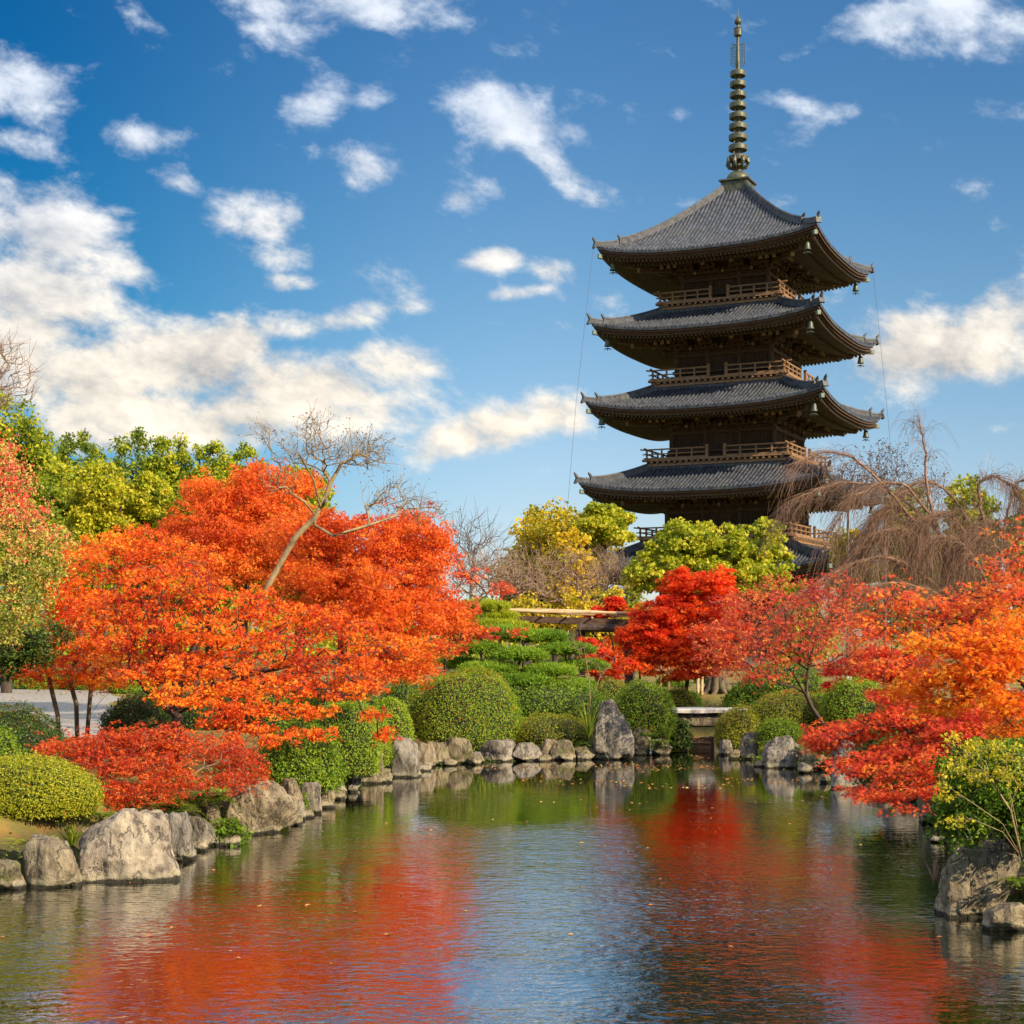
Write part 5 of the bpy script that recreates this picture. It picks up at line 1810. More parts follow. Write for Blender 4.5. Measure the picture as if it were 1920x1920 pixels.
stems = [T((112, 1368, 29.5), (108, 1340, 29.5), (96, 1290, 29.5), (88, 1250, 29.6)), T((146, 1362, 30), (143, 1320, 30), (132, 1280, 30), (140, 1230, 30)), T((160, 1362, 30.2), (168, 1320, 30.2), (172, 1280, 30), (185, 1220, 30)), T((166, 1345, 30.2), (190, 1312, 30), (215, 1290, 30))]
for s in stems[:3]:
    s[0][2] = .70
plant_tree('orange_maple', 'orange maple on several slim trunks beside the gravel court at left', 'maple', b, stems,
           [(100, 1120, 30, 90, 60, 1.3), (200, 1050, 31, 100, 50, 1.5), (180, 1150, 30, 100, 50, 1.3), (60, 1200, 29.5, 60, 30, 1.0), (150, 1220, 29.5, 90, 34, 1.1), (110, 1265, 29.3, 76, 22, .9), (40, 1255, 29.3, 46, 14, .7), (260, 1015, 31.5, 70, 34, 1.2), (190, 1275, 29.3, 46, 18, .8), (330, 1040, 31, 80, 34, 1.2)],
           1100, 24, 'maple5', .043, (.18, .07), 'orange', 'bark', (.46, .26, .18), freq=1.6, rtip=.0048, power=.44, rmax=.13, extra=0, extra_sp=(.18, .18, .08), alpha=.3, droop=.5)
b = P(640, 1240, 38)
b[2] = .8
plant_tree('rust_maple', 'big rounded rust orange maple behind the leaning bare tree', 'maple', b,
           [[b, P(640, 1180, 38), P(630, 1100, 38), P(600, 1020, 38)], T((640, 1150, 38), (700, 1070, 38), (750, 1010, 38)), T((635, 1130, 38), (560, 1050, 38), (500, 980, 38))],
           [(690, 1010, 38, 90, 50, 1.9), (770, 1000, 38.5, 60, 44, 1.5), (590, 1000, 38, 90, 50, 1.9), (800, 1070, 38.5, 54, 50, 1.5), (700, 1090, 37.4, 110, 50, 2.0), (590, 1090, 37.4, 90, 48, 1.8), (790, 1130, 37.8, 62, 34, 1.5), (660, 1150, 37, 110, 34, 1.8), (820, 1010, 38.8, 20, 30, .6), (750, 1165, 37, 80, 26, 1.4), (840, 1160, 38, 44, 22, 1.0), (740, 1215, 36.6, 80, 26, 1.2), (700, 1250, 36, 60, 22, 1.0), (780, 1255, 36.6, 44, 18, .8)],
           1250, 36, 'maple3', .058, (.25, .13), 'rust', 'bark_dark', (.62, .22, .2), freq=1.3, rtip=.0058, power=.43, extra=1, extra_sp=(.25, .25, .12), alpha=.28, up=.4, bare=.15)
b = P(450, 1240, 44)
b[2] = .8
plant_tree('rust_maple', 'orange red maple with a tall peak behind the large orange maple', 'maple', b,
           [[b, P(455, 1150, 44), P(470, 1050, 44), P(480, 950, 44)], T((458, 1120, 44), (400, 1030, 44), (380, 960, 44)), T((465, 1080, 44), (530, 1000, 44))],
           [(480, 905, 44, 50, 40, 1.3), (430, 950, 44, 70, 40, 1.6), (520, 955, 44, 60, 44, 1.5), (380, 925, 44, 38, 30, 1.0), (400, 1000, 43.5, 80, 44, 1.8), (490, 1020, 43.5, 90, 46, 1.9), (340, 1000, 43.5, 40, 30, 1.2), (560, 905, 44.6, 30, 20, .8), (420, 1060, 43, 90, 36, 1.8)],
           860, 32, 'maple3', .066, (.28, .15), 'rust', 'bark_dark', (.66, .22, .2), freq=1.3, rtip=.0065, extra=1, extra_sp=(.28, .28, .14), alpha=.28, up=.4, bare=.15)
b = P(830, 1270, 43)
b[2] = .8
plant_tree('red_maple', 'sparse reddish maple sprigs hanging beside the pines at the crown edge', 'maple', b, [[b, P(835, 1230, 42), P(850, 1180, 40)], T((850, 1190, 40), (900, 1160, 40), (950, 1120, 40)), T((850, 1200, 40), (930, 1195, 40), (985, 1180, 40))],
           [(850, 1040, 41, 22, 24, .5), (885, 1075, 41, 34, 14, .5), (945, 1105, 41, 30, 16, .4), (870, 1130, 40, 40, 20, .6), (930, 1185, 40, 70, 10, .6), (860, 1185, 40, 50, 22, .7), (830, 1215, 39.5, 50, 14, .7)],
           230, 13, 'maple3', .075, (.2, .08), 'rose', 'bark_dark', (.5, .2, .2), rtip=.0055, alpha=.15, bare=.2)
# turning camellia-like tree at the left edge
b = np.array([P(-60, 1350, 23)[0], 23, .8])
plant_tree('turning_tree', 'tree at the left edge with mixed pale green and pink red leaves', 'tree', b,
           [[b, P(-50, 1250, 23), P(-30, 1130, 23), P(10, 1060, 23)], T((-40, 1190, 23), (20, 1140, 23), (70, 1085, 23)), T((-40, 1150, 23), (-10, 1000, 23.2), (10, 900, 23.3)), T((-50, 1240, 23), (10, 1220, 22.8), (60, 1160, 22.8))],
           [(10, 900, 23.3, 50, 50, .6), (40, 990, 23.2, 70, 50, .8), (-20, 960, 23.2, 50, 60, .8), (70, 1060, 23, 60, 40, .7), (20, 1090, 22.8, 60, 44, .7), (40, 1140, 22.8, 60, 40, .7), (-10, 1180, 22.8, 50, 44, .7), (105, 1010, 23.2, 34, 26, .4), (0, 840, 23.4, 26, 20, .4)],
           640, 9, 'oval', .055, (.13, .10), 'mixed', 'bark', (.42, .25, .2), freq=1.8, rtip=.004, extra=1, extra_sp=(.12, .12, .12), alpha=.25, up=.3, tfun=lambda C: np.clip((C[:, 2] - 4.3) * .5, -.10, .48))
b = np.array([P(-30, 1350, 26)[0], 26, .75])
plant_tree('dark_shrub', 'dark evergreen shrub at the left edge under the mixed leaved tree', 'shrub', b, [[b, P(-20, 1280, 26), P(0, 1220, 26)]],
           [(20, 1200, 26, 60, 34, .8), (-10, 1240, 26, 50, 34, .8), (70, 1225, 26.5, 40, 24, .6), (90, 1190, 27, 40, 26, .6)], 260, 22, 'oval', .075, (.16, .12), 'box', 'bark_dark', (.55, .2, .2), rtip=.005)
# low red shrub maple over the rocks
b = P(280, 1520, 22.5)
b[2] = .70
plant_tree('dwarf_maple', 'low spreading dwarf maple with small scarlet leaves above the banded boulder', 'maple', b,
           [[b, b + [0, 0, .3]], [b, P(240, 1480, 22.5), P(180, 1440, 22.5), P(110, 1415, 22.6)], [b, P(320, 1480, 22.5), P(380, 1440, 22.6), P(440, 1420, 22.8)], [b, P(275, 1470, 22.5), P(280, 1410, 22.8)], [b, P(250, 1500, 22.2), P(215, 1480, 22)]],
           [(120, 1405, 22.6, 60, 24, .5), (200, 1395, 22.8, 70, 28, .6), (290, 1385, 23, 80, 28, .6), (180, 1440, 22.3, 60, 26, .5), (370, 1400, 23, 70, 24, .6), (280, 1430, 22.4, 80, 28, .6), (440, 1420, 23.2, 50, 26, .6), (220, 1480, 21.9, 50, 18, .4), (330, 1465, 22.2, 70, 20, .5), (420, 1460, 22.6, 54, 20, .5), (290, 1495, 21.9, 60, 12, .4), (480, 1440, 23.4, 24, 30, .4), (200, 1510, 21.7, 24, 10, .3)],
           1000, 11, 'maple3', .034, (.10, .035), 'scarlet', 'twig', (.50, .25, .22), freq=2.6, rtip=.0028, rmax=.03, extra=1, extra_sp=(.10, .10, .09), alpha=.25, droop=.4, power=.38)

# ------------------------------------------------------------------ clipped bushes
BUSHES = [
    # label, cx, w, ytop, D, material, n, size, extra
    ('large clipped golden green azalea dome in the lower left corner', 48, 262, 1428, 20.6, 'azalea_gold', 26000, .034, dict(tint=(.42, .16, .22), top_spots=.012, flat=2.3)),
    ('small bright yellow green bush behind the golden azalea dome', -8, 95, 1372, 23.0, 'bright', 4200, .045, dict(tint=(.5, .2, .2), shag=.05)),
    ('dark green rounded bush with fallen leaves beside the gravel court', 22, 178, 1327, 26.5, 'box', 9500, .040, dict(tint=(.62, .15, .2), top_spots=.05)),
    ('low dark bronze hedge in front of the dark rounded bush', 72, 130, 1366, 24.6, 'box', 6000, .038, dict(tint=(.45, .15, .2), top_spots=.05)),
    ('dark glossy bush behind the cut stump under the orange maple', 258, 128, 1302, 30.0, 'box', 7000, .045, dict(tint=(.55, .2, .2), top_spots=.05)),
    ('shaggy dark green bush hanging over the rocks left of the clipped row', 562, 148, 1368, 28.2, 'azalea', 14000, .050, dict(zbase=.30, tint=(.40, .22, .2), shag=.04, ragged=.06, depth=1.0)),
    ('first clipped green dome of the row along the left bank', 648, 128, 1312, 31.0, 'azalea', 13000, .042, dict(zbase=.30, tint=(.60, .15, .17))),
    ('second narrow clipped green dome of the row along the left bank', 692, 74, 1328, 33.0, 'azalea', 7000, .042, dict(zbase=.30, tint=(.58, .15, .17))),
    ('third clipped green dome of the row ending before the large round bush', 734, 78, 1308, 34.6, 'azalea', 8000, .042, dict(zbase=.35, tint=(.60, .15, .17))),
    ('very large round clipped azalea at the far end of the left bank', 868, 212, 1258, 39.8, 'azalea', 28000, .044, dict(zbase=.10, tint=(.62, .16, .2), top_spots=.10, flat=2.4)),
    ('dark clipped hedge half hidden behind the very large round azalea', 765, 110, 1275, 44.5, 'azalea', 6000, .050, dict(tint=(.30, .12, .15))),
    ('loose light green shrub between pine and low bronze mound', 1045, 205, 1285, 44.0, 'bright', 9000, .060, dict(tint=(.30, .25, .25), shag=.09, ragged=.12, lump=.10, kind='broad')),
    ('low bronze green clipped mound left of the upright standing stone', 1036, 150, 1340, 39.9, 'moss_bush', 9500, .040, dict(zbase=.22, tint=(.55, .15, .2), flat=3.2)),
    ('round clipped green bush just right of the standing stone', 1208, 114, 1279, 41.2, 'azalea', 11000, .046, dict(zbase=.40, tint=(.60, .18, .2))),
    ('olive round bush behind the bush right of the standing stone', 1150, 90, 1276, 46.5, 'moss_bush', 5000, .050, dict(tint=(.50, .15, .2))),
    ('small bronze round bush left of the stone bridge', 1272, 62, 1291, 49.5, 'moss_bush', 5000, .045, dict(tint=(.55, .15, .2))),
    ('smallest dark round bush next to the lawn behind the bridge', 1297, 36, 1296, 51.5, 'azalea', 2600, .05, dict(tint=(.35, .12, .15))),
    ('round green bush at the right end of the stone bridge', 1388, 90, 1328, 41.2, 'moss_bush', 9500, .042, dict(zbase=.05, tint=(.42, .15, .2), top_spots=.10)),
    ('wide domed azalea dotted with fallen pink leaves under the crimson maple', 1474, 138, 1297, 41.6, 'moss_bush', 14000, .044, dict(zbase=.30, tint=(.40, .15, .2), top_spots=.22)),
    ('leafy dark green bush behind the right end of the bridge', 1408, 96, 1283, 47.5, 'azalea', 5200, .075, dict(tint=(.35, .18, .2), shag=.06, kind='broad')),
    ('small light green bush above the grey boulder on the right bank', 1462, 76, 1352, 38.6, 'bright', 4600, .05, dict(tint=(.28, .2, .25), shag=.05)),
    ('green domed bush right of the crimson maple trunk', 1535, 70, 1300, 45.0, 'azalea', 4000, .05, dict(tint=(.5, .15, .2))),
    ('upright green bush with hanging stems below the white sign', 1602, 118, 1276, 40.6, 'azalea', 9000, .055, dict(tint=(.60, .18, .2), shag=.04)),
    ('blue green leafy shrub under the rose maple branches', 1700, 160, 1318, 27.0, 'box', 9000, .06, dict(tint=(.72, .15, .15), shag=.09, ragged=.1, kind='broad')),
    ('dark shrub in the shade behind the rose maple at right', 1840, 200, 1330, 24.5, 'box', 8000, .06, dict(tint=(.55, .15, .15), shag=.08, kind='broad')),
    ('sunlit clipped hedge beyond the gravel court at far left', 95, 120, 1265, 67.0, 'azalea', 5000, .09, dict(tint=(.55, .15, .2))),
    ('bright green hedge beyond the slim maple trunks', 168, 90, 1262, 66.0, 'bright', 5000, .09, dict(tint=(.35, .15, .2))),
    ('shadowed hedge closing the gravel court behind the maple', 250, 90, 1268, 62.0, 'azalea', 4000, .09, dict(tint=(.4, .15, .2))),
    ('dark evergreen hedge behind the gravel court at the left edge', -20, 150, 1240, 72.0, 'box', 5000, .11, dict(tint=(.6, .15, .2))),
    ('green hedge in the shade beneath the large orange maple', 400, 150, 1285, 38.0, 'box', 6000, .06, dict(tint=(.5, .15, .2))),
    ('rounded dark hedge under the right half of the orange maple', 520, 150, 1290, 37.0, 'azalea', 7000, .06, dict(tint=(.3, .15, .2))),
    ('hedge behind the row of clipped domes on the left bank', 640, 140, 1282, 40.0, 'azalea', 6000, .06, dict(tint=(.3, .15, .2))),
    ('far green bush beyond the lawn left of the thick trunk', 1262, 60, 1262, 70.0, 'bright', 2200, .10, dict(tint=(.3, .15, .2))),
    ('far low bush on the lawn between the posts and thick trunk', 1318, 30, 1252, 76.0, 'azalea', 1400, .11, dict(tint=(.5, .15, .2))),
    ('round hedge far right behind the crimson maple', 1470, 150, 1245, 62.0, 'bright', 5000, .10, dict(tint=(.35, .2, .2))),
]
for (lb, cx, w, yt, D, lm, n, sz, kw) in BUSHES:
    bush('clipped_bush' if 'clip' in lb or 'round' in lb or 'dome' in lb else 'bush', lb, cx, w, yt, D, lm, n, sz, group='bushes and hedges of the garden', **kw)

# ------------------------------------------------------------------ rocks round the pond
ROCKS = [
    # label, x0, x1, ytop, ybase, material, kwargs
    ('small tan rock at the left edge under the golden azalea', -50, 19, 1578, 1622, 'rock_tan', dict(D=20.2, seed=1)),
    ('low mossy rock at the water in the lower left corner', -60, 40, 1612, 1668, 'rock_moss', dict(seed=2)),
    ('pale pitted boulder left of the great banded boulder', 36, 147, 1570, 1664, 'rock_tan', dict(seed=3)),
    ('great pale boulder with dark vertical bands in the left foreground', 136, 334, 1518, 1652, 'rock_banded', dict(seed=53, sub=6, facets=16, taper=.42, peak=.03)),
    ('brown mossy rock wedged left behind the great banded boulder', 138, 190, 1550, 1605, 'rock_moss', dict(D=20.8, seed=41)),
    ('grey rounded rock against the right side of the banded boulder', 294, 360, 1522, 1612, 'rock_grey', dict(D=21.0, seed=5)),
    ('tilted grey slab right of the grey rounded rock', 348, 400, 1528, 1584, 'rock_grey', dict(D=22.4, seed=6, lean=-.35)),
    ('pale rock behind ferns between tilted slab and square boulder', 380, 416, 1508, 1556, 'rock_tan', dict(D=23.8, seed=7)),
    ('low flat pale stone at the water below the green herbs', 400, 450, 1566, 1592, 'rock_tan', dict(D=22.6, seed=8)),
    ('large square brown boulder with dark mossy top', 420, 552, 1462, 1566, 'rock_tan', dict(seed=9, sub=6, facets=9, taper=.2)),
    ('brown rock with golden face atop the square boulder right end', 524, 567, 1460, 1504, 'rock_tan', dict(D=25.8, seed=10)),
    ('small grey wedge at the water right of the square boulder', 540, 572, 1500, 1538, 'rock_grey', dict(seed=11)),
    ('upright furrowed grey rock right of the square boulder', 563, 604, 1466, 1526, 'rock_grey', dict(seed=12)),
    ('cluster stone low between furrowed rock and dark bush', 598, 628, 1478, 1512, 'rock_tan', dict(seed=13)),
    ('small flat stone at the foot of the shaggy dark bush', 618, 652, 1464, 1488, 'rock_grey', dict(seed=14)),
    ('pointed grey rock under the first clipped dome', 640, 677, 1422, 1480, 'rock_grey', dict(seed=15)),
    ('streaked tan rock left of the tall dark topped rock', 674, 720, 1405, 1470, 'rock_tan', dict(seed=16)),
    ('small rock in the gap beside the grass tuft on the left bank', 708, 734, 1440, 1462, 'rock_moss', dict(seed=17)),
    ('tall dark topped rock beside the grass tuft', 732, 790, 1380, 1458, 'rock_grey', dict(seed=18)),
    ('golden brown rock right of the tall dark topped rock', 779, 817, 1391, 1440, 'rock_tan', dict(seed=19, taper=.3)),
    ('pointed mossy rock left of the broad dark rock', 797, 843, 1391, 1434, 'rock_moss', dict(seed=20, taper=.3)),
    ('broad dark rock below the left side of the very large azalea', 825, 887, 1383, 1433, 'rock_moss', dict(seed=21, taper=.3)),
    ('little stone in the dark gap below the very large azalea', 871, 909, 1410, 1431, 'rock_grey', dict(seed=22, taper=.3)),
    ('broad grey rock below the right side of the very large azalea', 897, 971, 1387, 1428, 'rock_grey', dict(seed=23, taper=.3)),
    ('rounded grey rock next to the broad grey one under the bronze mound', 955, 1021, 1393, 1427, 'rock_grey', dict(seed=24, taper=.3)),
    ('small pale stone on top behind the rounded grey rock', 961, 991, 1381, 1394, 'rock_grey', dict(D=39.6, seed=25, taper=.3)),
    ('tan rock in the row below the bronze mound', 1007, 1047, 1385, 1424, 'rock_tan', dict(seed=26, taper=.3)),
    ('mossy pointed rock in the row below the bronze mound', 1031, 1081, 1387, 1425, 'rock_moss', dict(seed=27, taper=.3)),
    ('dark low rock left against the upright standing stone', 1067, 1121, 1399, 1424, 'rock_moss', dict(seed=28, taper=.3)),
    ('tall upright standing stone with pale streaks at the far bank', 1111, 1190, 1311, 1424, 'rock_grey', dict(seed=31, sub=6, facets=10, taper=.62, peak=-.12)),
    ('yellow mossy rock right against the standing stone', 1184, 1224, 1362, 1412, 'rock_moss', dict(D=40.4, seed=32)),
    ('low rock in the ferns left of the wooden weir', 1222, 1262, 1388, 1416, 'rock_moss', dict(seed=33)),
    ('small grey rock at the right mouth of the channel', 1348, 1374, 1386, 1416, 'rock_grey', dict(seed=34)),
    ('upright pale grey rock under the green bush right of the bridge', 1386, 1426, 1373, 1424, 'rock_grey', dict(seed=35)),
    ('rounded grey boulder on the right bank below the light green bush', 1430, 1506, 1380, 1440, 'rock_grey', dict(seed=36, sub=6)),
    ('low mossy rock right of the rounded grey boulder', 1500, 1556, 1404, 1444, 'rock_moss', dict(seed=37)),
    ('stacked grey rock behind the rose maple branch tips', 1560, 1624, 1385, 1432, 'rock_grey', dict(D=33.5, seed=38)),
    ('blue grey sloping boulder in the water under the rose maple', 1560, 1662, 1416, 1478, 'rock_grey', dict(seed=39, lean=.2)),
    ('dark rock half hidden under the rose maple branches', 1655, 1732, 1430, 1502, 'rock_grey', dict(seed=40)),
    ('shadowed brown rock behind the yellow leaved shrub', 1725, 1790, 1470, 1540, 'rock_tan', dict(seed=42)),
    ('massive flat topped grey boulder in the right foreground', 1764, 1916, 1578, 1720, 'rock_tan', dict(seed=43, sub=6, facets=9, taper=.10)),
    ('low flat pale stone at the water right of the massive boulder', 1848, 1940, 1694, 1748, 'rock_tan', dict(seed=44)),
    ('dark rock at the right edge behind the low flat stone', 1890, 1990, 1640, 1722, 'rock_moss', dict(D=17.2, seed=45)),
    ('brown stone upright behind the massive boulder under yellow leaves', 1792, 1836, 1562, 1600, 'rock_tan', dict(D=18.0, seed=46)),
]
for (lb, x0, x1, yt, yb, mt, kw) in ROCKS:
    rock(lb, x0, x1, yt, yb, mat=mt, **kw)

# ------------------------------------------------------------------ ferns, grasses, herbs
for (lb, px, py, D, s, n, tn) in [
    ('yellow green fern over the pale pitted boulder', 52, 1592, 19.4, .62, 8, .85),
    ('fern between golden azalea and banded boulder top', 190, 1536, 21.0, .42, 9, .6),
    ('fern with long fronds above the banded boulder', 300, 1516, 21.8, .50, 11, .5),
    ('broad fern hanging over the tilted slab', 372, 1512, 22.8, .62, 12, .4),
    ('fern left of the square brown boulder', 335, 1528, 22.0, .36, 8, .45),
    ('small fern at the water by the low flat stone', 425, 1568, 22.8, .34, 9, .35),
    ('fern beside the weir on the left side of the channel', 1240, 1398, 40.0, .62, 10, .75),
    ('fern drooping right of the yellow mossy rock', 1222, 1385, 39.6, .62, 9, .6),
    ('fern growing left of the rounded grey boulder', 1424, 1398, 37.6, .5, 9, .4),
    ('fern clump right of the rounded grey boulder', 1520, 1410, 36.0, .6, 11, .55),
    ('dark fern above the blue grey sloping boulder', 1548, 1420, 35.0, .55, 10, .4),
    ('fern in the crevice under the rose maple', 1625, 1418, 31.5, .5, 10, .45),
    ('fern by the foot of the standing stone at left', 1098, 1398, 39.0, .45, 9, .55),
    ('fern sprouting low between golden azalea and pitted boulder', 120, 1572, 20.8, .40, 9, .6),
    ('fern draped behind the grey rounded rock', 330, 1522, 22.2, .45, 10, .5),
    ('fern on top of the gap left of the square boulder', 405, 1505, 24.0, .5, 10, .4),
    ('fern under the second clipped dome by the rocks', 668, 1432, 31.2, .45, 9, .5),
    ('fern in the gap below the very large azalea', 895, 1405, 39.4, .42, 9, .5),
    ('tall fern at the left edge below the golden azalea', 10, 1600, 20.0, .55, 9, .8),
    ('fern at the right edge beside the massive boulder', 1915, 1660, 16.6, .34, 8, .5)]:
    fern(lb, px, py, D, s, n, tint=tn)
for (lb, px, py, D, s, n, lm, tn) in [
    ('long bladed tuft left of the standing stone', 1104, 1385, 38.6, 1.05, 46, 'fern', .7),
    ('dark grass tuft at the tall dark topped rock', 733, 1436, 33.6, .55, 60, 'fern', .25),
    ('golden strap leaved tuft below the shaggy dark bush', 628, 1448, 30.4, .55, 46, 'yellow', .2),
    ('fine grass tuft beside the pale pitted boulder', 136, 1592, 20.4, .34, 40, 'fern', .7),
    ('thin grass in the crack of the banded boulder', 152, 1622, 19.6, .24, 40, 'fern', .8),
    ('grass blades hanging at the channel mouth', 1252, 1392, 40.4, .7, 40, 'fern', .6),
    ('dry grass stems at the massive boulder foot', 1752, 1660, 17.4, .40, 12, 'seed', .9)]:
    grass_tuft(lb, px, py, D, s, n, lm, tn)
bush('herb', 'bright green herbs spilling to the water beside the square boulder', 428, 60, 1548, 22.9, 'bright', 700, .06, zbase=.02, tint=(.25, .2, .2), shag=.06, kind='broad', cat='plant')
bush('creeper', 'dark ivy mass hanging on the left pier of the bridge', 1275, 34, 1352, 41.5, 'box', 1800, .07, zbase=.05, tint=(.6, .2, .2), shag=.05, kind='broad', cat='plant')
bush('herb', 'small green herbs beside the furrowed grey rock', 560, 24, 1494, 26.5, 'bright', 350, .05, zbase=.12, tint=(.3, .2, .2), shag=.04, kind='broad', cat='plant')
b = P(1105, 1395, 39.0)
b[2] = .4
bare_tree('bare_sapling', 'thin bare sapling beside the standing stone', b, [[b, P(1108, 1330, 39), P(1104, 1270, 39), P(1095, 1215, 39)], T((1106, 1320, 39), (1125, 1270, 39), (1150, 1240, 39))],
          [(1080, 1210, 39, 34, 40, .5), (1130, 1240, 39, 34, 36, .5), (1110, 1260, 39, 44, 30, .5)], 26, 'twig', .006, .4, twigs=2, tl=.4, cat='sapling', sag=.02)

# ------------------------------------------------------------------ bridge, weir, sign, stump
xl, xr = P(1254, 0, 44)[0], P(1402, 0, 44)[0]
zt = P(0, 1329, 44)[2]
b = np.array([(xl + xr) / 2, 44.4, zt])
br = empty('stone_bridge', b)
tag(br, 'small flat stone slab bridge over the channel behind the pond', 'bridge')
mb = MB()
G = np.zeros((26, 6, 3))
for i, x in enumerate(np.linspace(xl - b[0], xr - b[0], 26)):
    for j, (y, z) in enumerate([(-.55, -.11), (-.56, -.02), (-.52, .0), (.55, .0), (.6, -.04), (.6, -.11)]):
        G[i, j] = (x, y + .012 * math.sin(x * 9 + j), z + .008 * math.sin(x * 4.1 + j))
mb.grid(G)
mb.add(G[0], [np.arange(6)])
mb.add(G[-1], [np.arange(6)[::-1]])
mb.build('slab', M['slab'], br)
d, Fc = ico(5)
Vv = np.sign(d) * np.abs(d) ** .35
off = np.array([3.1, 7.7, 1.2])
Vv = Vv * (1 + .16 * np.array([mnoise.fractal(Vector(p * np.array([5, 1.6, 1.6]) + off), .9, 2.1, 5) for p in d]))[:, None]
Vv = Vv / np.abs(Vv).max(0) * [(xr - xl) / 2 - .06, .46, .205] + [0, .04, -.325]
mk('support_stone', Vv, [Fc], M['rock_tan'], br, smooth=True)
xl, xr = P(1283, 0, 42.6)[0], P(1331, 0, 42.6)[0]
w_ = empty('wooden_weir', [(xl + xr) / 2, 42.6, 0])
tag(w_, 'low dark wooden weir boards across the channel below the bridge', 'weir')
hw = (xr - xl) / 2
for y, z0, z1, in ((0, -.2, .27), (-.28, -.2, .14)):
    mb = MB()
    mb.beam([-hw - .05, y, (z0 + z1) / 2], [hw, y, (z0 + z1) / 2], .05, z1 - z0)
    mb.box(-hw - .05, hw, y - .05, y + .05, z1 + .002, z1 + .035)
    mb.build('board', M['wood_pale'], w_)
for x in (-hw, hw + .03):
    mb = MB()
    mb.box(x - .035, x + .035, -.36, .06, -.3, .33)
    mb.build('post', M['wood'], w_)
c = P(1590, 1278, 41.5)
s_ = empty('white_sign', [c[0], c[1], .85], 0)
tag(s_, 'small tilted white sign board with dark characters behind the right hedge', 'sign')
h0 = c[2] - .85
mb = MB()
mb.tube([[0, .03, -.1], [.02, .03, h0 + .12]], .022, 6)
mb.build('stake', M['wood_pale'], s_)
mb = MB()
mb.beam([-.03, 0, h0 - .13], [.04, 0, h0 + .13], .018, .13, up=(1, 0, 0))
bd = mb.build('board', M['paper'], s_)
mb = MB()
for i in range(4):
    z = h0 + .08 - i * .05
    x = .024 - i * .013
    for dx, dz, w, hh in ((0, 0, .05, .008), (0, -.014, .035, .007), (-.002, -.008, .008, .03), (.014, -.022, .02, .006)):
        mb.box(x + dx - w / 2, x + dx + w / 2, -.014, -.0105, z + dz - hh / 2, z + dz + hh / 2)
mb.build('lettering', M['ink'], bd)
c = P(199, 1374, 28.0)
mb = MB()
prof = []
G = np.zeros((25, 9, 3))
for i, a in enumerate(np.linspace(0, 2 * math.pi, 25)):
    for j, (r, z) in enumerate([(.34, -.3), (.31, .05), (.275, .2), (.26, .36), (.262, .40), (.245, .415), (.18, .41), (.09, .416), (.001, .41)]):
        k = 1 + (.06 * math.sin(5 * a + 1) + .035 * math.sin(11 * a)) * (1 if j < 6 else .5)
        G[i, j] = (r * k * math.cos(a), r * k * math.sin(a), z + .012 * math.sin(3 * a) * (j > 2))
mb.grid(G)
o = mb.build('tree_stump', M['bark'], None)
o.location = [c[0], c[1], .66]
tag(o, 'cut tree stump with fallen leaves beside the slim maple trunks', 'stump')

# ------------------------------------------------------------------ fallen leaves
def litter(name, X, Y, Z, size, label, N=None, tint=None):
    n = len(X)
    C = np.stack([X, Y, Z], -1)
    if N is None:
        N = R.normal(size=(n, 3)) * .3 + [0, 0, 1]
    V, Fq, k = leaves(C, N, size * (.6 + .8 * R.random(n)), 'broad')
    tv = R.random(n) if tint is None else np.clip(tint + R.normal(size=n) * .2, 0, 1)
    return tag(mk(name, V, [Fq], M['litter'], None, attrs={'tint': tv.repeat(k)}), label, 'fallen leaves', kind='stuff')


n = 9000
Y = 16 + 50 * R.random(n) ** .8
X = (R.random(n) * 2 - 1) * Y * .36
sd = pond_sd(X, Y)
k = (sd > .12) & (fbm(np.stack([X, Y, X * 0], -1), 1.1, 3.) > -.35) & ~((Y > 35) & (X < -9) & (R.random(n) < .6))
X, Y = X[k], Y[k]
litter('fallen_leaves', X, Y, ground_z(X, Y) + .03, .075, 'fallen maple leaves lying on the ground of the banks')
n = 5000
Y = 34 + 12 * R.random(n)
X = (R.random(n) - .62) * Y * .22
sd = pond_sd(X, Y)
k = (sd > .3) & (fbm(np.stack([X, Y, X * 0], -1), 1.3, 8.) > -.3)
X, Y = X[k], Y[k]
litter('fallen_leaves', X, Y, ground_z(X, Y) + .015, .07, 'fallen orange leaves carpeting the slope of the far bank', tint=.45)
n = 1500
Y = 27 + 13 * R.random(n) ** .45
X = (R.random(n) * .62 - .06) * Y * .36
k = (pond_sd(X, Y) < -.05) & (fbm(np.stack([X, Y, X * 0], -1), 1.4, 5.) > .0)
X, Y = X[k], Y[k]
X2 = np.concatenate([X, -8.2 + 14 * R.random(60)])
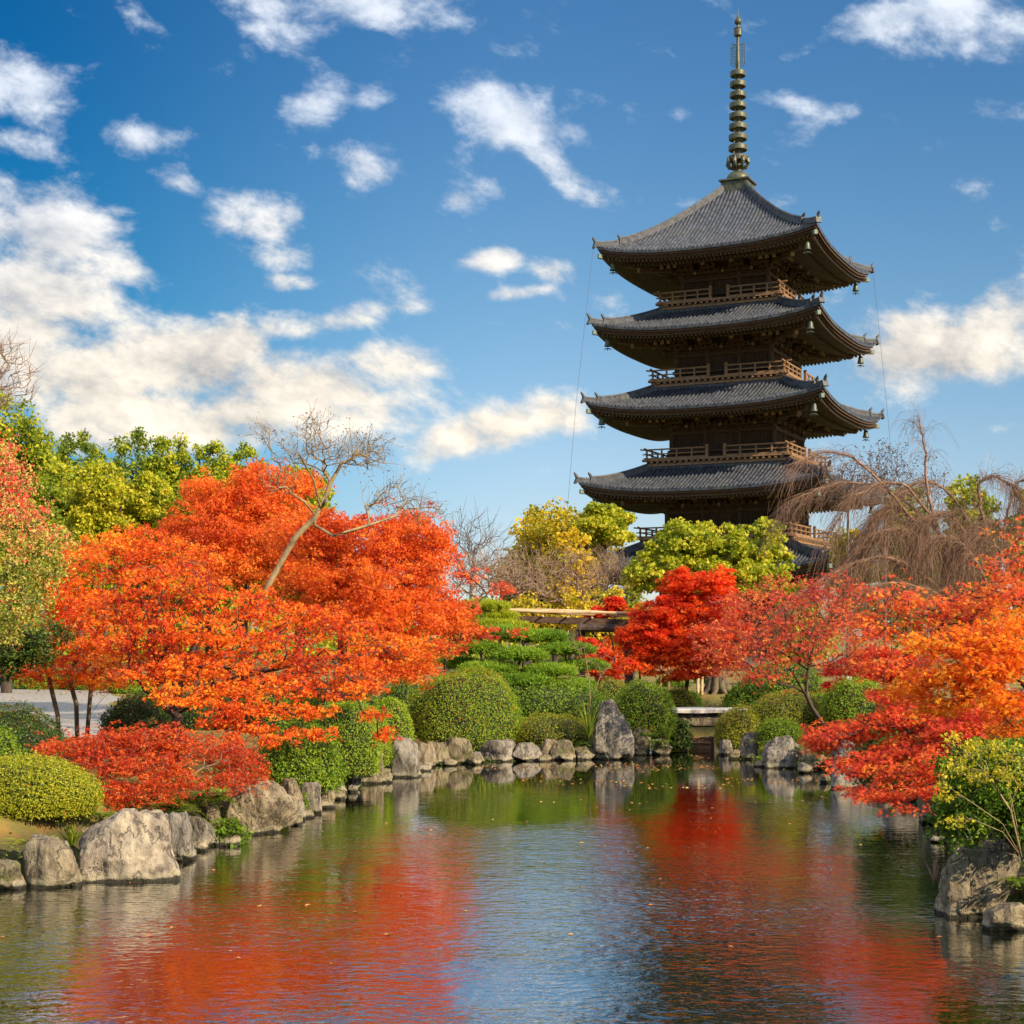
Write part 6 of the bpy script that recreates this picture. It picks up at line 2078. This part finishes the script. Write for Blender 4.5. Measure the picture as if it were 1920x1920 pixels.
Y2 = np.concatenate([Y, 14 + 14 * R.random(60)])
k = pond_sd(X2, Y2) < -.05
litter('floating_leaves', X2[k], Y2[k], np.full(k.sum(), .006), .065, 'fallen leaves floating on the far end of the pond', N=R.normal(size=(k.sum(), 3)) * .06 + [0, 0, 1], tint=.7)

# low ivy and moss filling the foot of the banks
n = 60000
Y = 15 + 44 * R.random(n) ** .9
X = (R.random(n) * 2 - 1) * Y * .36
sd = pond_sd(X, Y)
k = (sd > .35) & (sd < 1.5) & (fbm(np.stack([X, Y, X * 0], -1), 1.3, 1.) > -.45)
X, Y, sd = X[k], Y[k], sd[k]
Z = ground_z(X, Y) + .03 + .10 * R.random(len(X)) * (1 + fbm(np.stack([X, Y, X * 0], -1), 2.3, 7.))
C = np.stack([X, Y, Z], -1).repeat(3, axis=0) + R.normal(size=(len(X) * 3, 3)) * [.06, .06, .03]
V, Fq, k = leaves(C, R.normal(size=(len(C), 3)) * .7 + [0, -.2, .8], .055 * (.6 + .8 * R.random(len(C))), 'broad')
tag(mk('ground_cover', V, [Fq], M['azalea'], None, attrs={'tint': np.clip(.22 + .3 * fbm(C, 1.2) + R.normal(size=len(C)) * .15, 0, .8).repeat(k)}), 'low leafy ground cover along the foot of the pond banks', 'ground cover', kind='stuff')

# small stones packed between the boulders
spots = []
rs = np.random.default_rng(21)
for (x, y) in [(28, 1668), (141, 1662), (350, 1606), (372, 1596), (412, 1586), (556, 1548), (574, 1534), (610, 1516), (634, 1500), (660, 1486), (722, 1468), (796, 1446), (842, 1436), (890, 1434), (1022, 1428), (1062, 1426), (1092, 1425), (1204, 1416), (1380, 1424), (1428, 1438), (1512, 1450), (1548, 1468), (1668, 1502), (1700, 1518), (1740, 1545), (1760, 1580)]:
    w = rs.uniform(20, 34)
    o = rock('small rough stone packed low between the larger bank boulders', x - w / 2, x + w / 2, y - rs.uniform(12, 20), y, mat=('rock_tan', 'rock_grey', 'rock_moss')[int(rs.integers(3))], seed=int(x), sub=4, group='small stones between the boulders', depth=.9)
